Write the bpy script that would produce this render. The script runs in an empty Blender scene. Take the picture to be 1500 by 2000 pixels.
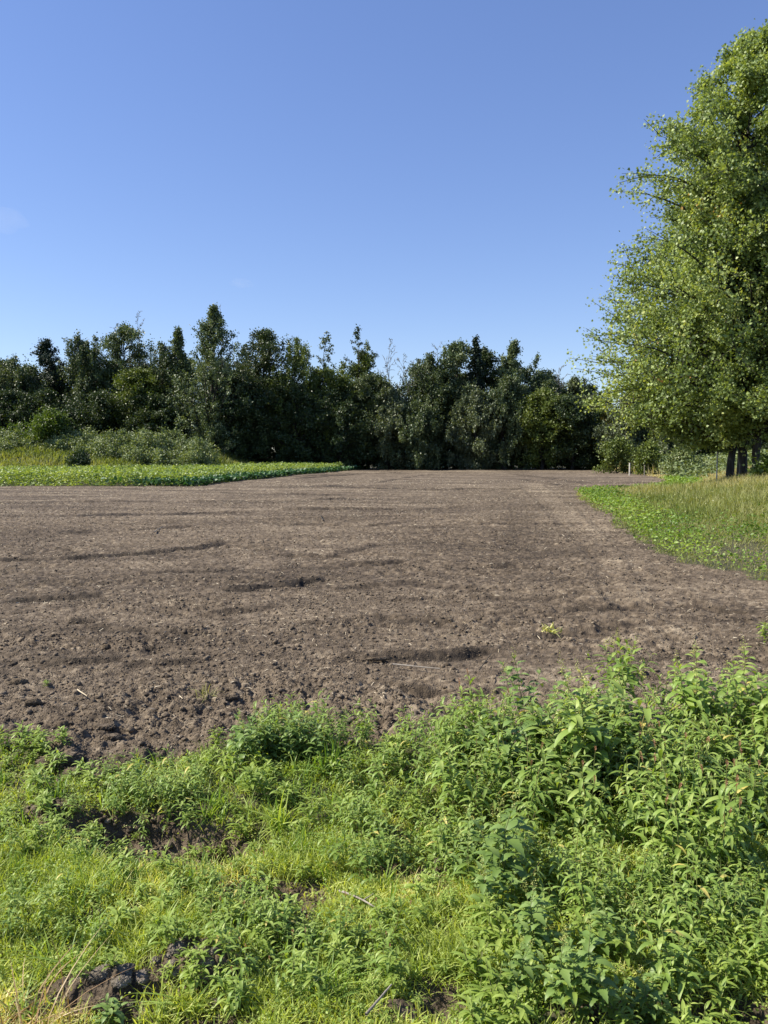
import bpy, math
import numpy as np
R = math.radians
sc = bpy.context.scene
COL = sc.collection

# ------------------------------------------------------------------ camera
CAM_H, PITCH, F = 1.6, R(3.9), 1619.0        # eye height, tilt below the horizon, focal length in photo pixels
cd = bpy.data.cameras.new("camera"); cam = bpy.data.objects.new("camera", cd); COL.objects.link(cam)
cam.location = (0, 0, CAM_H); cam.rotation_euler = (R(90) - PITCH, 0, 0)
cd.sensor_fit = 'VERTICAL'; cd.sensor_height = 34.6; cd.lens = 34.6 * F / 2000
cd.clip_start = 0.05; cd.clip_end = 20000
sc.camera = cam
# ------------------------------------------------------------------ sky, sun, exposure
SUN_AZ, SUN_EL = R(-88), R(43)               # azimuth from +Y, negative = to the left
w = bpy.data.worlds.new("World"); sc.world = w; w.use_nodes = True
nt = w.node_tree; nt.nodes.clear()
sky = nt.nodes.new("ShaderNodeTexSky"); sky.sky_type = 'NISHITA'; sky.sun_disc = False
sky.sun_elevation = SUN_EL; sky.sun_rotation = SUN_AZ
sky.air_density = 1.0; sky.dust_density = 0.1; sky.ozone_density = 3.2; sky.altitude = 0
bg = nt.nodes.new("ShaderNodeBackground"); bg.inputs[1].default_value = 0.131
wo = nt.nodes.new("ShaderNodeOutputWorld")
hs = nt.nodes.new('ShaderNodeHueSaturation'); hs.inputs['Saturation'].default_value = 1.12; hs.inputs['Hue'].default_value = 0.513
nt.links.new(sky.outputs[0], hs.inputs['Color']); gm = nt.nodes.new('ShaderNodeGamma'); gm.inputs[1].default_value = .78; ml = nt.nodes.new('ShaderNodeMix'); ml.data_type = 'RGBA'; ml.blend_type = 'MULTIPLY'; ml.inputs[0].default_value = 1; ml.inputs[7].default_value = (.84, .88, 1, 1)
nt.links.new(hs.outputs[0], gm.inputs[0]); nt.links.new(gm.outputs[0], ml.inputs[6]); nt.links.new(ml.outputs[2], bg.inputs[0]); nt.links.new(bg.outputs[0], wo.inputs[0])
sd = bpy.data.lights.new("sun", 'SUN'); sd.energy = 5.0; sd.angle = R(0.53); sd.color = (1.0, 0.93, 0.80)
so = bpy.data.objects.new("sun", sd); COL.objects.link(so)
so.rotation_euler = (R(90) - SUN_EL, 0, math.pi - SUN_AZ)
so.location = (-30, 20, 40)
sc.view_settings.view_transform = 'Standard'; sc.view_settings.look = 'None'
sc.view_settings.gamma = 1.0; sc.view_settings.exposure = 0.9
sc.cycles.max_bounces = 6; sc.cycles.diffuse_bounces = 3; sc.cycles.glossy_bounces = 2
sc.cycles.transmission_bounces = 3; sc.cycles.transparent_max_bounces = 4
sc.cycles.caustics_reflective = False; sc.cycles.caustics_refractive = False

# ------------------------------------------------------------------ photo pixel <-> world (used only to read off where things stand)
SP, CP = math.sin(PITCH), math.cos(PITCH)
def ray(px, py):
    x = (px - 750) / F; u = (1000 - py) / F
    return x, CP + u * SP, -SP + u * CP
def ground(px, py, z=0.0):
    a, b, c = ray(px, py); t = (z - CAM_H) / c
    return a * t, b * t
def at(px, py, Y):
    a, b, c = ray(px, py); t = Y / b
    return a * t, CAM_H + c * t
def proj(x, y, z=0.0):
    zz = z - CAM_H
    d = y * CP - zz * SP; u = y * SP + zz * CP
    return 750 + F * x / d, 1000 - F * u / d

# ------------------------------------------------------------------ noise
_rt = np.random.default_rng(7).random((256, 256))
def vnoise(x, y, s=0):
    x = x + s * 37.7; y = y + s * 91.3
    xi = np.floor(x).astype(int); yi = np.floor(y).astype(int)
    fx = x - xi; fy = y - yi
    fx = fx * fx * fx * (fx * (fx * 6 - 15) + 10); fy = fy * fy * fy * (fy * (fy * 6 - 15) + 10)
    a = _rt[xi & 255, yi & 255]; b = _rt[(xi + 1) & 255, yi & 255]
    c = _rt[xi & 255, (yi + 1) & 255]; d = _rt[(xi + 1) & 255, (yi + 1) & 255]
    return (a + (b - a) * fx) * (1 - fy) + (c + (d - c) * fx) * fy
def fbm(x, y, s=0, o=3):
    v = 0; a = 1; t = 0
    for i in range(o):
        v = v + a * vnoise(x * 2 ** i + y * .31 * i, y * 2 ** i - x * .27 * i, s + i * 3); t += a; a *= .5
    return v / t
def sm(a, b, x):
    t = np.clip((x - a) / (b - a), 0, 1); return t * t * (3 - 2 * t)
def inpoly(px, py, poly):
    r = np.zeros(np.shape(px), bool); n = len(poly)
    for i in range(n):
        x1, y1 = poly[i]; x2, y2 = poly[(i + 1) % n]
        if y1 == y2: continue
        c = ((y1 > py) != (y2 > py)) & (px < (x2 - x1) * (py - y1) / (y2 - y1) + x1)
        r ^= c
    return r

# ------------------------------------------------------------------ layout of the place, in metres
G = lambda L: [ground(*p) for p in L]
NEAR = [(-900, 1420), (-300, 1430), (0, 1450), (60, 1480), (120, 1520), (210, 1530), (300, 1475), (420, 1448), (600, 1458), (740, 1462),
        (860, 1450), (1000, 1480), (1300, 1520), (1500, 1510), (2000, 1540), (2700, 1560)]
FIELD = G(NEAR + [(2700, 1420), (2000, 1330), (1700, 1215), (1500, 1143), (1440, 1118), (1350, 1103), (1290, 1082), (1240, 1044), (1180, 1000),
         (1128, 966), (1140, 958), (1230, 957), (1290, 950), (1308, 940), (1290, 932), (1230, 925), (1165, 917), (1150, 915.3), (720, 915.3),
         (715, 916.5), (600, 926), (430, 943), (390, 949), (0, 950.5), (-900, 952)])
CROP = G([(-900, 952), (0, 950.5), (390, 949), (430, 943), (600, 926), (715, 916.5)]) + [(-2.4, 97), (-12, 92), (-22, 68), (-70, 58)]
def field_mask(x, y):
    j = 0.35 * (fbm(x * 3, y * 3, 5) - .5) * np.clip(y / 8, .7, 3)
    j2 = 0.35 * (fbm(x * 3, y * 3, 9) - .5) * np.clip(y / 8, .7, 3)
    return inpoly(x + j, y + j2, FIELD)
def pl_dist(x, y, pts):
    d = np.full(np.shape(x), 1e9); s = np.zeros(np.shape(x)); sg = np.zeros(np.shape(x))
    for i in range(len(pts) - 1):
        ax, ay = pts[i]; bx, by = pts[i + 1]; ux, uy = bx - ax, by - ay; L2 = ux * ux + uy * uy
        t = np.clip(((x - ax) * ux + (y - ay) * uy) / L2, 0, 1)
        e = np.hypot(x - ax - ux * t, y - ay - uy * t); m = e < d
        side = np.sign((x - ax) * uy - (y - ay) * ux)
        d = np.where(m, e, d); sg = np.where(m, side, sg)
        s = np.where(m, (i + t) / (len(pts) - 1), s)
    return d * sg, s
# shallow turned ridges and tyre furrows seen in the field: pixels, half width, height, dampness
FURROWS = [([(-200, 1102), (0, 1097), (150, 1092), (300, 1082), (400, 1070), (450, 1058)], .10, .055, .8),
    ([(0, 1172), (120, 1168), (215, 1160)], .10, .05, .6), ([(420, 1150), (490, 1148), (560, 1142), (640, 1130)], .13, .06, .9),
    ([(640, 1285), (720, 1288), (800, 1286), (890, 1280), (980, 1270)], .08, .05, 1.0), ([(1020, 1250), (1090, 1244), (1180, 1228), (1260, 1222)], .07, .045, .7),
    ([(540, 995), (700, 994), (830, 993), (930, 988)], .16, .07, .7), ([(600, 948), (700, 953), (820, 957), (950, 956), (1120, 958)], .22, .08, .8),
    ([(520, 938), (640, 930), (720, 925), (860, 924), (1000, 926), (1080, 935), (1180, 948)], .25, .09, .7),
    ([(560, 932), (650, 927), (700, 924)], .2, .07, .6), ([(730, 945), (800, 932), (860, 925)], .2, .05, .4), ([(1010, 935), (1110, 950), (1300, 950)], .22, .06, .7),
    ([(620, 1108), (720, 1104), (800, 1100)], .10, .04, .5), ([(740, 1173), (860, 1168), (1000, 1170), (1160, 1166)], .07, .04, .5),
    ([(-100, 1012), (0, 1010), (300, 1005), (560, 995)], .15, .05, .7), ([(100, 1042), (250, 1038), (400, 1030)], .14, .04, .6), ([(450, 1062), (560, 1085), (640, 1090), (760, 1062)], .12, .04, .6),
    ([(860, 1118), (1000, 1106), (1100, 1112)], .11, .04, .6), ([(-50, 1238), (200, 1226), (420, 1242)], .08, .04, .5), ([(560, 1218), (760, 1206), (900, 1222)], .08, .04, .6), ([(1100, 1192), (1300, 1182), (1480, 1202)], .08, .04, .5),
    ([(1150, 1330), (1300, 1320), (1480, 1332)], .06, .035, .5), ([(300, 1184), (420, 1200), (560, 1182)], .09, .035, .5), ([(640, 1150), (780, 1140), (940, 1148)], .1, .04, .7), ([(200, 1130), (330, 1118), (480, 1112)], .1, .035, .5),
    ([(1330, 1240), (1278, 1170), (1238, 1110), (1203, 1060), (1135, 1000), (1080, 960), (1055, 938)], .10, .022, .10), ([(1228, 1240), (1200, 1170), (1165, 1110), (1120, 1050), (1060, 990), (1022, 955), (1005, 936)], .10, .022, .10),
    ([(-100, 985), (200, 980), (500, 978), (760, 972)], .16, .05, .5), ([(500, 1020), (700, 1030), (900, 1015)], .12, .04, .5), ([(760, 1340), (900, 1352), (1000, 1345)], .05, .04, .6), ([(0, 1290), (120, 1296), (260, 1285)], .07, .04, .5),
    ([(240, 1300), (330, 1296), (420, 1290)], .05, .03, .5), ([(1180, 1290), (1320, 1285), (1460, 1290)], .05, .035, .3),
    ([(130, 1213), (190, 1210)], .06, .05, .9), ([(150, 950), (500, 965), (700, 968)], .2, .05, .5), ([(850, 1030), (1000, 1024), (1100, 1030)], .1, .03, .4)]
FURROWS = [(G(p), a * 1.3, b * .6, c) for p, a, b, c in FURROWS]
PALE_STRIP = G([(1300, 1230), (1260, 1170), (1220, 1110), (1190, 1060), (1120, 1000), (1060, 960), (1040, 940)])
DARK_STRIP = G([(1010, 1100), (1020, 1040), (1010, 1000), (980, 970)])
PITS = [(345, 1620, .34, .16, .15), (560, 1712, .16, .10, .06), (500, 1700, .12, .08, .04), (800, 1665, .13, .09, .04), (250, 1590, .25, .12, .07),
        (860, 1925, .08, .08, .03), (420, 1970, .10, .05, .04), (1350, 1965, .25, .12, .06)]
MOUNDS = [(205, 1905, .14, .09, .045), (255, 1898, .10, .06, .03), (375, 1862, .15, .085, .045), (415, 1880, .08, .05, .03), (785, 1945, .06, .04, .035), (835, 1690, .08, .04, .03), (85, 1570, .12, .07, .02)]
PITS = [(*ground(a, b), c, d, e) for a, b, c, d, e in PITS]
MOUNDS = [(*ground(a, b), c, d, e) for a, b, c, d, e in MOUNDS]
def H(x, y):
    x = np.asarray(x, float); y = np.asarray(y, float)
    z = 0.05 * (fbm(x * .25, y * .25, 1) - .5) * sm(5, 15, np.hypot(x, y)) * 2
    # bank at the left behind the crop, gentle rise under the maples at the right
    edge = np.interp(x, [-70, -22, -12, -3], [58, 67, 91, 98])
    z = z + 2.3 * sm(0, 15, y - edge - .5) * sm(-8, -24, x)
    q = x / np.maximum(y, 1.0); z = z + (y > 0) * (.5 * sm(.37, .47, q) * sm(16, 30, y) + .5 * sm(.38, .6, q) * sm(30, 70, y))
    near = sm(7, 4.8, y) * (np.abs(x) < 8)
    z = z - near * 0.06 * sm(4.6, 3.6, y + .3 * (fbm(x * 1.5, y * 1.5, 3) - .5))
    z = z + near * 0.05 * (fbm(x * 2.4, y * 2.4, 2) - .5) * 2
    for px, py, a, b, h in PITS: z = z - h * np.exp(-(((x - px) / a) ** 2 + ((y - py) / b) ** 2) ** 1.5)
    for px, py, a, b, h in MOUNDS: z = z + h * np.exp(-(((x - px) / a) ** 2 + ((y - py) / b) ** 2) ** 1.5)
    return z
def Hs(x, y): return float(H(np.array([x]), np.array([y]))[0])
def bare(x, y):
    """how bare the earth is inside the foreground turf, 0..1"""
    b = 0
    for L, k in ((PITS, 1.25), (MOUNDS, 1.3)):
        for px, py, a, c, h in L: b = np.maximum(b, np.exp(-(((x - px) / (a * k)) ** 2 + ((y - py) / (c * k)) ** 2) ** 2))
    return b

# ------------------------------------------------------------------ mesh building
class Geo:
    def __init__(s): s.v = []; s.f = {3: [], 4: []}; s.t = []; s.n = 0
    def add(s, v, faces, tint=0.5):
        v = np.asarray(v, np.float32).reshape(-1, 3); s.v.append(v)
        for f in faces:
            f = np.asarray(f, np.int64)
            if f.size: s.f[f.shape[1]].append(f + s.n)
        t = np.full(len(v), tint, np.float32) if np.isscalar(tint) else np.asarray(tint, np.float32)
        s.t.append(t); s.n += len(v)
    def inst(s, tv, tf, pos, M, tint):
        """many copies of template (tv, tf): pos (N,3), M (N,3,3) columns = axes incl. scale"""
        N = len(pos)
        if N == 0: return
        tv = np.asarray(tv, np.float32); k = len(tv)
        v = np.einsum('nij,kj->nki', M.astype(np.float32), tv) + pos[:, None, :].astype(np.float32)
        off = (np.arange(N) * k)[:, None, None]
        fs = [(np.asarray(f, np.int64)[None] + off).reshape(-1, len(f[0])) for f in tf]
        s.add(v.reshape(-1, 3), fs, np.repeat(np.asarray(tint, np.float32), k))
    def build(s, name, mat, parent=None, smooth=False, mesh_only=False):
        me = bpy.data.meshes.new(name)
        v = np.concatenate(s.v); me.vertices.add(len(v)); me.vertices.foreach_set("co", v.ravel())
        f3 = np.concatenate(s.f[3]) if s.f[3] else np.zeros((0, 3), int); f4 = np.concatenate(s.f[4]) if s.f[4] else np.zeros((0, 4), int)
        li = np.concatenate([f3.ravel(), f4.ravel()]).astype(np.int32)
        st = np.concatenate([np.arange(len(f3)) * 3, len(f3) * 3 + np.arange(len(f4)) * 4]).astype(np.int32)
        me.loops.add(len(li)); me.loops.foreach_set("vertex_index", li)
        me.polygons.add(len(st)); me.polygons.foreach_set("loop_start", st)
        if smooth: me.polygons.foreach_set("use_smooth", np.ones(len(st), bool))
        a = me.attributes.new("tint", 'FLOAT', 'POINT'); a.data.foreach_set("value", np.concatenate(s.t))
        me.update(calc_edges=True); me.materials.append(mat)
        if mesh_only: return me
        return link(name, me, parent)
def link(name, me, parent=None, loc=None):
    o = bpy.data.objects.new(name, me); COL.objects.link(o)
    if parent: o.parent = parent
    if loc is not None: o.location = loc
    return o
def tag(o, label=None, cat=None, group=None, kind=None):
    if label: o["label"] = label
    if cat: o["category"] = cat
    if group: o["group"] = group
    if kind: o["kind"] = kind
    return o
def empty(name, loc, rz=0.0, s=1.0):
    o = bpy.data.objects.new(name, None); COL.objects.link(o); o.location = loc; o.rotation_euler = (0, 0, rz); o.scale = (s, s, s); o.empty_display_size = .1
    return o
def unit(v): return v / (np.linalg.norm(v, axis=-1, keepdims=True) + 1e-9)
def frames(d, n):
    """matrices whose columns are d, n x d, n'"""
    d = unit(d); y = unit(np.cross(n, d)); z = np.cross(d, y)
    return np.stack([d, y, z], -1)
def tube(g, P, r, k=6, tint=0.5, cap=True):
    P = np.asarray(P, float); n = len(P); r = np.broadcast_to(np.asarray(r, float), (n,))
    T = np.gradient(P, axis=0); T = unit(T)
    ref = np.array([0, 0, 1.]) if abs(T[:, 2]).mean() < .8 else np.array([1., 0, 0])
    A = unit(np.cross(T, ref)); B = np.cross(T, A)
    an = np.arange(k) * 2 * math.pi / k
    ring = P[:, None] + r[:, None, None] * (A[:, None] * np.cos(an)[None, :, None] + B[:, None] * np.sin(an)[None, :, None])
    i = np.arange(n - 1)[:, None] * k; j = np.arange(k)[None]; jn = (j + 1) % k
    q = np.stack([i + j, i + jn, i + k + jn, i + k + j], -1).reshape(-1, 4)
    g.add(ring.reshape(-1, 3), [q], tint)
    return ring

# ------------------------------------------------------------------ materials
def nodes(name):
    m = bpy.data.materials.new(name); m.use_nodes = True; n = m.node_tree; n.nodes.clear()
    o = n.nodes.new("ShaderNodeOutputMaterial"); return m, n, o
def N(n, t, **k):
    x = n.nodes.new(t)
    for a, b in k.items(): setattr(x, a, b)
    return x
def ramp(n, fac, stops):
    r = N(n, "ShaderNodeValToRGB"); cr = r.color_ramp
    while len(cr.elements) < len(stops): cr.elements.new(.5)
    for e, (p, c) in zip(cr.elements, stops): e.position = p; e.color = (*c, 1)
    n.links.new(fac, r.inputs[0]); return r.outputs[0]
GAIN = dict(fine_grass=1.6, grass_blade=1.65, meadow_grass=1.2, bright_weed=1.45, smartweed_leaf=1.45, goosefoot_leaf=1.25, maple_leaf=1.5, bramble_leaf=1.1, dark_leaf=1.2, birch_leaf=1.4, olive_leaf=1.6, willow_leaf=1.2, poplar_leaf=1.45, spruce_needles=1.1, bush_leaf=.6)
def leafmat(name, stops, trans=.3, rough=.45, spec=.4, tcol=1.6, objvar=.12, gain=1.0):
    """leaf: diffuse + gloss, and light coming through the blade"""
    gain *= GAIN.get(name, 1.0); stops = [(a, tuple(min(.8, q * gain) for q in c)) for a, c in stops]; rough = max(rough, .5); spec = min(spec, .4)
    m, n, o = nodes(name)
    at_ = N(n, "ShaderNodeAttribute", attribute_name="tint"); oi = N(n, "ShaderNodeObjectInfo")
    add = N(n, "ShaderNodeMath", operation='MULTIPLY_ADD'); n.links.new(oi.outputs["Random"], add.inputs[0]); add.inputs[1].default_value = objvar
    n.links.new(at_.outputs["Fac"], add.inputs[2])
    c = ramp(n, add.outputs[0], stops)
    p = N(n, "ShaderNodeBsdfPrincipled"); n.links.new(c, p.inputs["Base Color"]); p.inputs["Roughness"].default_value = rough; p.inputs["Specular IOR Level"].default_value = spec
    t = N(n, "ShaderNodeBsdfTranslucent"); mx = N(n, "ShaderNodeMix", data_type='RGBA', blend_type='MULTIPLY'); mx.inputs[0].default_value = 1
    n.links.new(c, mx.inputs[6]); mx.inputs[7].default_value = (tcol * 1.15, tcol * 1.1, tcol * .35, 1); n.links.new(mx.outputs[2], t.inputs[0])
    s = N(n, "ShaderNodeMixShader"); s.inputs[0].default_value = trans
    n.links.new(p.outputs[0], s.inputs[1]); n.links.new(t.outputs[0], s.inputs[2]); n.links.new(s.outputs[0], o.inputs[0]); return m
def plainmat(name, stops, scale=8, rough=.85, bump=.3, bscale=40, stretch=(1, 1, 1), spec=.2):
    m, n, o = nodes(name)
    tc = N(n, "ShaderNodeTexCoord"); mp = N(n, "ShaderNodeMapping"); mp.inputs["Scale"].default_value = stretch; n.links.new(tc.outputs["Object"], mp.inputs[0])
    nz = N(n, "ShaderNodeTexNoise"); nz.inputs["Scale"].default_value = scale; nz.inputs["Detail"].default_value = 6; n.links.new(mp.outputs[0], nz.inputs[0])
    at_ = N(n, "ShaderNodeAttribute", attribute_name="tint")
    ad = N(n, "ShaderNodeMath", operation='ADD'); n.links.new(nz.outputs[0], ad.inputs[0]); n.links.new(at_.outputs["Fac"], ad.inputs[1])
    sb = N(n, "ShaderNodeMath", operation='SUBTRACT'); n.links.new(ad.outputs[0], sb.inputs[0]); sb.inputs[1].default_value = .5
    c = ramp(n, sb.outputs[0], stops)
    p = N(n, "ShaderNodeBsdfPrincipled"); n.links.new(c, p.inputs["Base Color"]); p.inputs["Roughness"].default_value = rough; p.inputs["Specular IOR Level"].default_value = spec
    n2 = N(n, "ShaderNodeTexNoise"); n2.inputs["Scale"].default_value = bscale; n2.inputs["Detail"].default_value = 5; n.links.new(mp.outputs[0], n2.inputs[0])
    b = N(n, "ShaderNodeBump"); b.inputs["Strength"].default_value = bump; b.inputs["Distance"].default_value = .02; n.links.new(n2.outputs[0], b.inputs["Height"]); n.links.new(b.outputs[0], p.inputs["Normal"])
    n.links.new(p.outputs[0], o.inputs[0]); return m
SOIL_STOPS = [(.10, (.030, .023, .016)), (.38, (.082, .062, .042)), (.60, (.150, .116, .080)), (.9, (.29, .235, .165))]
M_SOIL = plainmat("soil", SOIL_STOPS, scale=14, bump=.9, bscale=90)
M_CLOD = plainmat("soil_clod", SOIL_STOPS, scale=30, bump=.6, bscale=160)
M_DRYCLOD = plainmat("dry_grey_clod", [(.12, (.05, .045, .037)), (.45, (.15, .128, .10)), (.7, (.26, .225, .18)), (.9, (.36, .32, .26))], scale=30, bump=.8, bscale=120)
M_GRND = plainmat("turf_soil", [(.2, (.03, .026, .018)), (.5, (.06, .058, .03)), (.8, (.11, .10, .055))], scale=3, bump=.4, bscale=40)
M_STRAW = plainmat("straw", [(.2, (.16, .12, .07)), (.5, (.40, .33, .22)), (.9, (.66, .58, .43))], scale=5, bump=.1)
M_WOOD = plainmat("weathered_wood", [(.3, (.14, .12, .10)), (.6, (.28, .25, .21)), (.9, (.42, .39, .34))], scale=10, bump=.4, stretch=(1, 1, .2))
M_STAKE = plainmat("pale_stake", [(.3, (.35, .33, .28)), (.6, (.6, .57, .5)), (.9, (.75, .72, .65))], scale=6, bump=.2)
M_BARK = plainmat("grey_bark", [(.35, (.02, .018, .015)), (.6, (.06, .055, .048)), (.8, (.26, .25, .23))], scale=3.0, bump=.9, bscale=14, stretch=(2.5, 2.5, .5))
M_BARKD = plainmat("dark_bark", [(.3, (.02, .018, .015)), (.6, (.06, .055, .045)), (.9, (.14, .13, .11))], scale=5, bump=.6, bscale=20, stretch=(2, 2, .5))
M_TWIG = plainmat("bare_twig", [(.3, (.12, .11, .10)), (.8, (.3, .29, .27))], scale=5, bump=.1)
M_STEM = plainmat("green_stem", [(.3, (.10, .12, .035)), (.6, (.17, .19, .06)), (.85, (.26, .13, .07))], scale=9, bump=.05, rough=.5, spec=.4)
M_FINE = leafmat("fine_grass", [(0, (.07, .10, .02)), (.45, (.18, .225, .045)), (.8, (.30, .33, .09)), (1.0, (.42, .38, .18))], trans=.35, rough=.5, spec=.35)
M_GRASS = leafmat("grass_blade", [(0, (.04, .08, .012)), (.5, (.10, .165, .026)), (1, (.21, .26, .06))], trans=.35)
M_MEADOW = leafmat("meadow_grass", [(0, (.055, .085, .018)), (.45, (.14, .17, .045)), (.75, (.26, .25, .11)), (1, (.40, .34, .19))], trans=.3, rough=.6, spec=.25)
M_BRIGHT = leafmat("bright_weed", [(0, (.07, .11, .02)), (.5, (.15, .21, .04)), (1, (.27, .32, .08))], trans=.35)
M_SMART = leafmat("smartweed_leaf", [(0, (.055, .088, .02)), (.5, (.13, .195, .038)), (.9, (.24, .29, .08)), (1, (.36, .31, .09))], trans=.3, rough=.42, spec=.45)
M_GOOSE = leafmat("goosefoot_leaf", [(0, (.05, .09, .022)), (.5, (.115, .18, .042)), (1, (.21, .275, .09))], trans=.25, rough=.5, spec=.4)
M_BUD = leafmat("bud_cluster", [(0, (.20, .25, .06)), (.5, (.38, .40, .12)), (1, (.55, .52, .2))], trans=.25)
M_PINK = leafmat("pink_spike", [(0, (.30, .14, .09)), (.5, (.42, .20, .13)), (1, (.5, .33, .22))], trans=.2)
M_DOCK = leafmat("red_dry_stem", [(0, (.17, .09, .045)), (.5, (.32, .21, .10)), (1, (.46, .36, .19))], trans=.2)
M_FRESH = leafmat("fresh_weed", [(0, (.07, .13, .02)), (.5, (.16, .26, .04)), (1, (.30, .38, .08))], trans=.35)
M_CROP = leafmat("crop_leaf", [(0, (.05, .10, .022)), (.5, (.175, .25, .062)), (1, (.31, .37, .12))], trans=.3)
M_CROPB = leafmat("beet_leaf", [(0, (.02, .07, .022)), (.5, (.045, .12, .04)), (1, (.12, .21, .10))], trans=.2, rough=.35, spec=.6)
M_FLOWER = leafmat("pale_flower", [(0, (.4, .42, .15)), (.5, (.5, .52, .25)), (1, (.65, .65, .4))], trans=.2, rough=.7)
M_MAPLE = leafmat("maple_leaf", [(0, (.055, .085, .022)), (.45, (.13, .172, .055)), (.8, (.225, .275, .10)), (.98, (.26, .27, .07)), (1.0, (.36, .16, .07))], trans=.28, rough=.42, spec=.5, objvar=.03)
LM = {
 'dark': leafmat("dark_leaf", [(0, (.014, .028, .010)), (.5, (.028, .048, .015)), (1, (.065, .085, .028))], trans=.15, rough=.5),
 'birch': leafmat("birch_leaf", [(0, (.020, .036, .014)), (.5, (.045, .066, .026)), (1, (.10, .12, .05))], trans=.18, rough=.42, spec=.5),
 'olive': leafmat("olive_leaf", [(0, (.03, .045, .010)), (.5, (.055, .078, .014)), (1, (.10, .12, .024))], trans=.2, rough=.5),
 'willow': leafmat("willow_leaf", [(0, (.035, .050, .024)), (.5, (.070, .092, .045)), (1, (.14, .16, .085))], trans=.2, rough=.5, spec=.4),
 'poplar': leafmat("poplar_leaf", [(0, (.025, .045, .020)), (.5, (.060, .085, .036)), (1, (.16, .19, .10))], trans=.15, rough=.35, spec=.6),
 'spruce': leafmat("spruce_needles", [(0, (.008, .018, .010)), (.5, (.014, .03, .015)), (1, (.035, .055, .025))], trans=.05, rough=.6),
 'bramble': leafmat("bramble_leaf", [(0, (.05, .075, .024)), (.5, (.12, .16, .06)), (.85, (.26, .30, .15)), (1, (.42, .43, .30))], trans=.2, rough=.55),
 'bush': leafmat("bush_leaf", [(0, (.04, .075, .012)), (.5, (.10, .17, .025)), (1, (.2, .27, .045))], trans=.3),
 'yellow': leafmat("yellowing_leaf", [(0, (.06, .06, .012)), (.5, (.16, .14, .03)), (1, (.4, .32, .05))], trans=.25),
}

# ------------------------------------------------------------------ ground sheet: one adaptive grid round the camera
FIELD_HF = [(4.3, .016, 1), (9, .015, 2), (17, .012, 3), (33, .010, 4), (62, .007, 5), (120, .004, 7)]
def soil_relief(x, y, cell):
    """broken, crumbly tilth: billowed noise at falling scales, left out where the grid is too coarse"""
    d = np.hypot(x, y); z = np.zeros_like(x)
    patch = .45 + 1.1 * sm(.35, .7, fbm(x * .7, y * 1.1, 21)) + .45 * sm(8, 4.5, y) * sm(1.5, -1.0, x)
    for fr, am, s in FIELD_HF:
        nz = vnoise(x * fr + .6 * vnoise(x * fr * .5, y * fr * .5, s + 30), y * fr, s)
        b = 1 - np.abs(nz * 2 - 1) ** .8
        b = np.where(s % 2, b, sm(.25, .85, nz))
        fade = np.clip(1.9 - cell * fr * 1.2, 0, 1)
        z = z + am * patch * (b - .5) * fade
    # long cross-wise drag lines of the harrow
    z = z + .035 * (vnoise(x * .35, y * 2.6 + .25 * vnoise(x * .6, y * .6, 4), 11) - .5) * sm(5, 11, y)
    z = z + .020 * (vnoise(x * .8, y * 5.0, 12) - .5)
    return z
def furrows(x, y):
    z = np.zeros_like(x); wet = np.zeros_like(x)
    for pts, hw, h, wt in FURROWS:
        xs = [p[0] for p in pts]; ys = [p[1] for p in pts]; m = (x > min(xs) - 2) & (x < max(xs) + 2) & (y > min(ys) - 2) & (y < max(ys) + 2)
        if not m.any(): continue
        xx, yy = x[m], y[m]; d, s = pl_dist(xx, yy, pts)
        d = d + hw * 1.2 * (vnoise(xx * 4, yy * 4, 41) - .5)
        e = sm(0, .12, s) * sm(1, .88, s) * (.5 + vnoise(xx * 2.2, yy * 2.2, 42))
        g1 = np.exp(-((d + hw) / hw) ** 2); g2 = np.exp(-((d - hw * .4) / (hw * .8)) ** 2)
        z[m] += h * e * (g1 * .8 - g2); wet[m] = np.maximum(wet[m], wt * e * np.exp(-(d / (hw * 1.1)) ** 2))
    return z, wet
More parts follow.
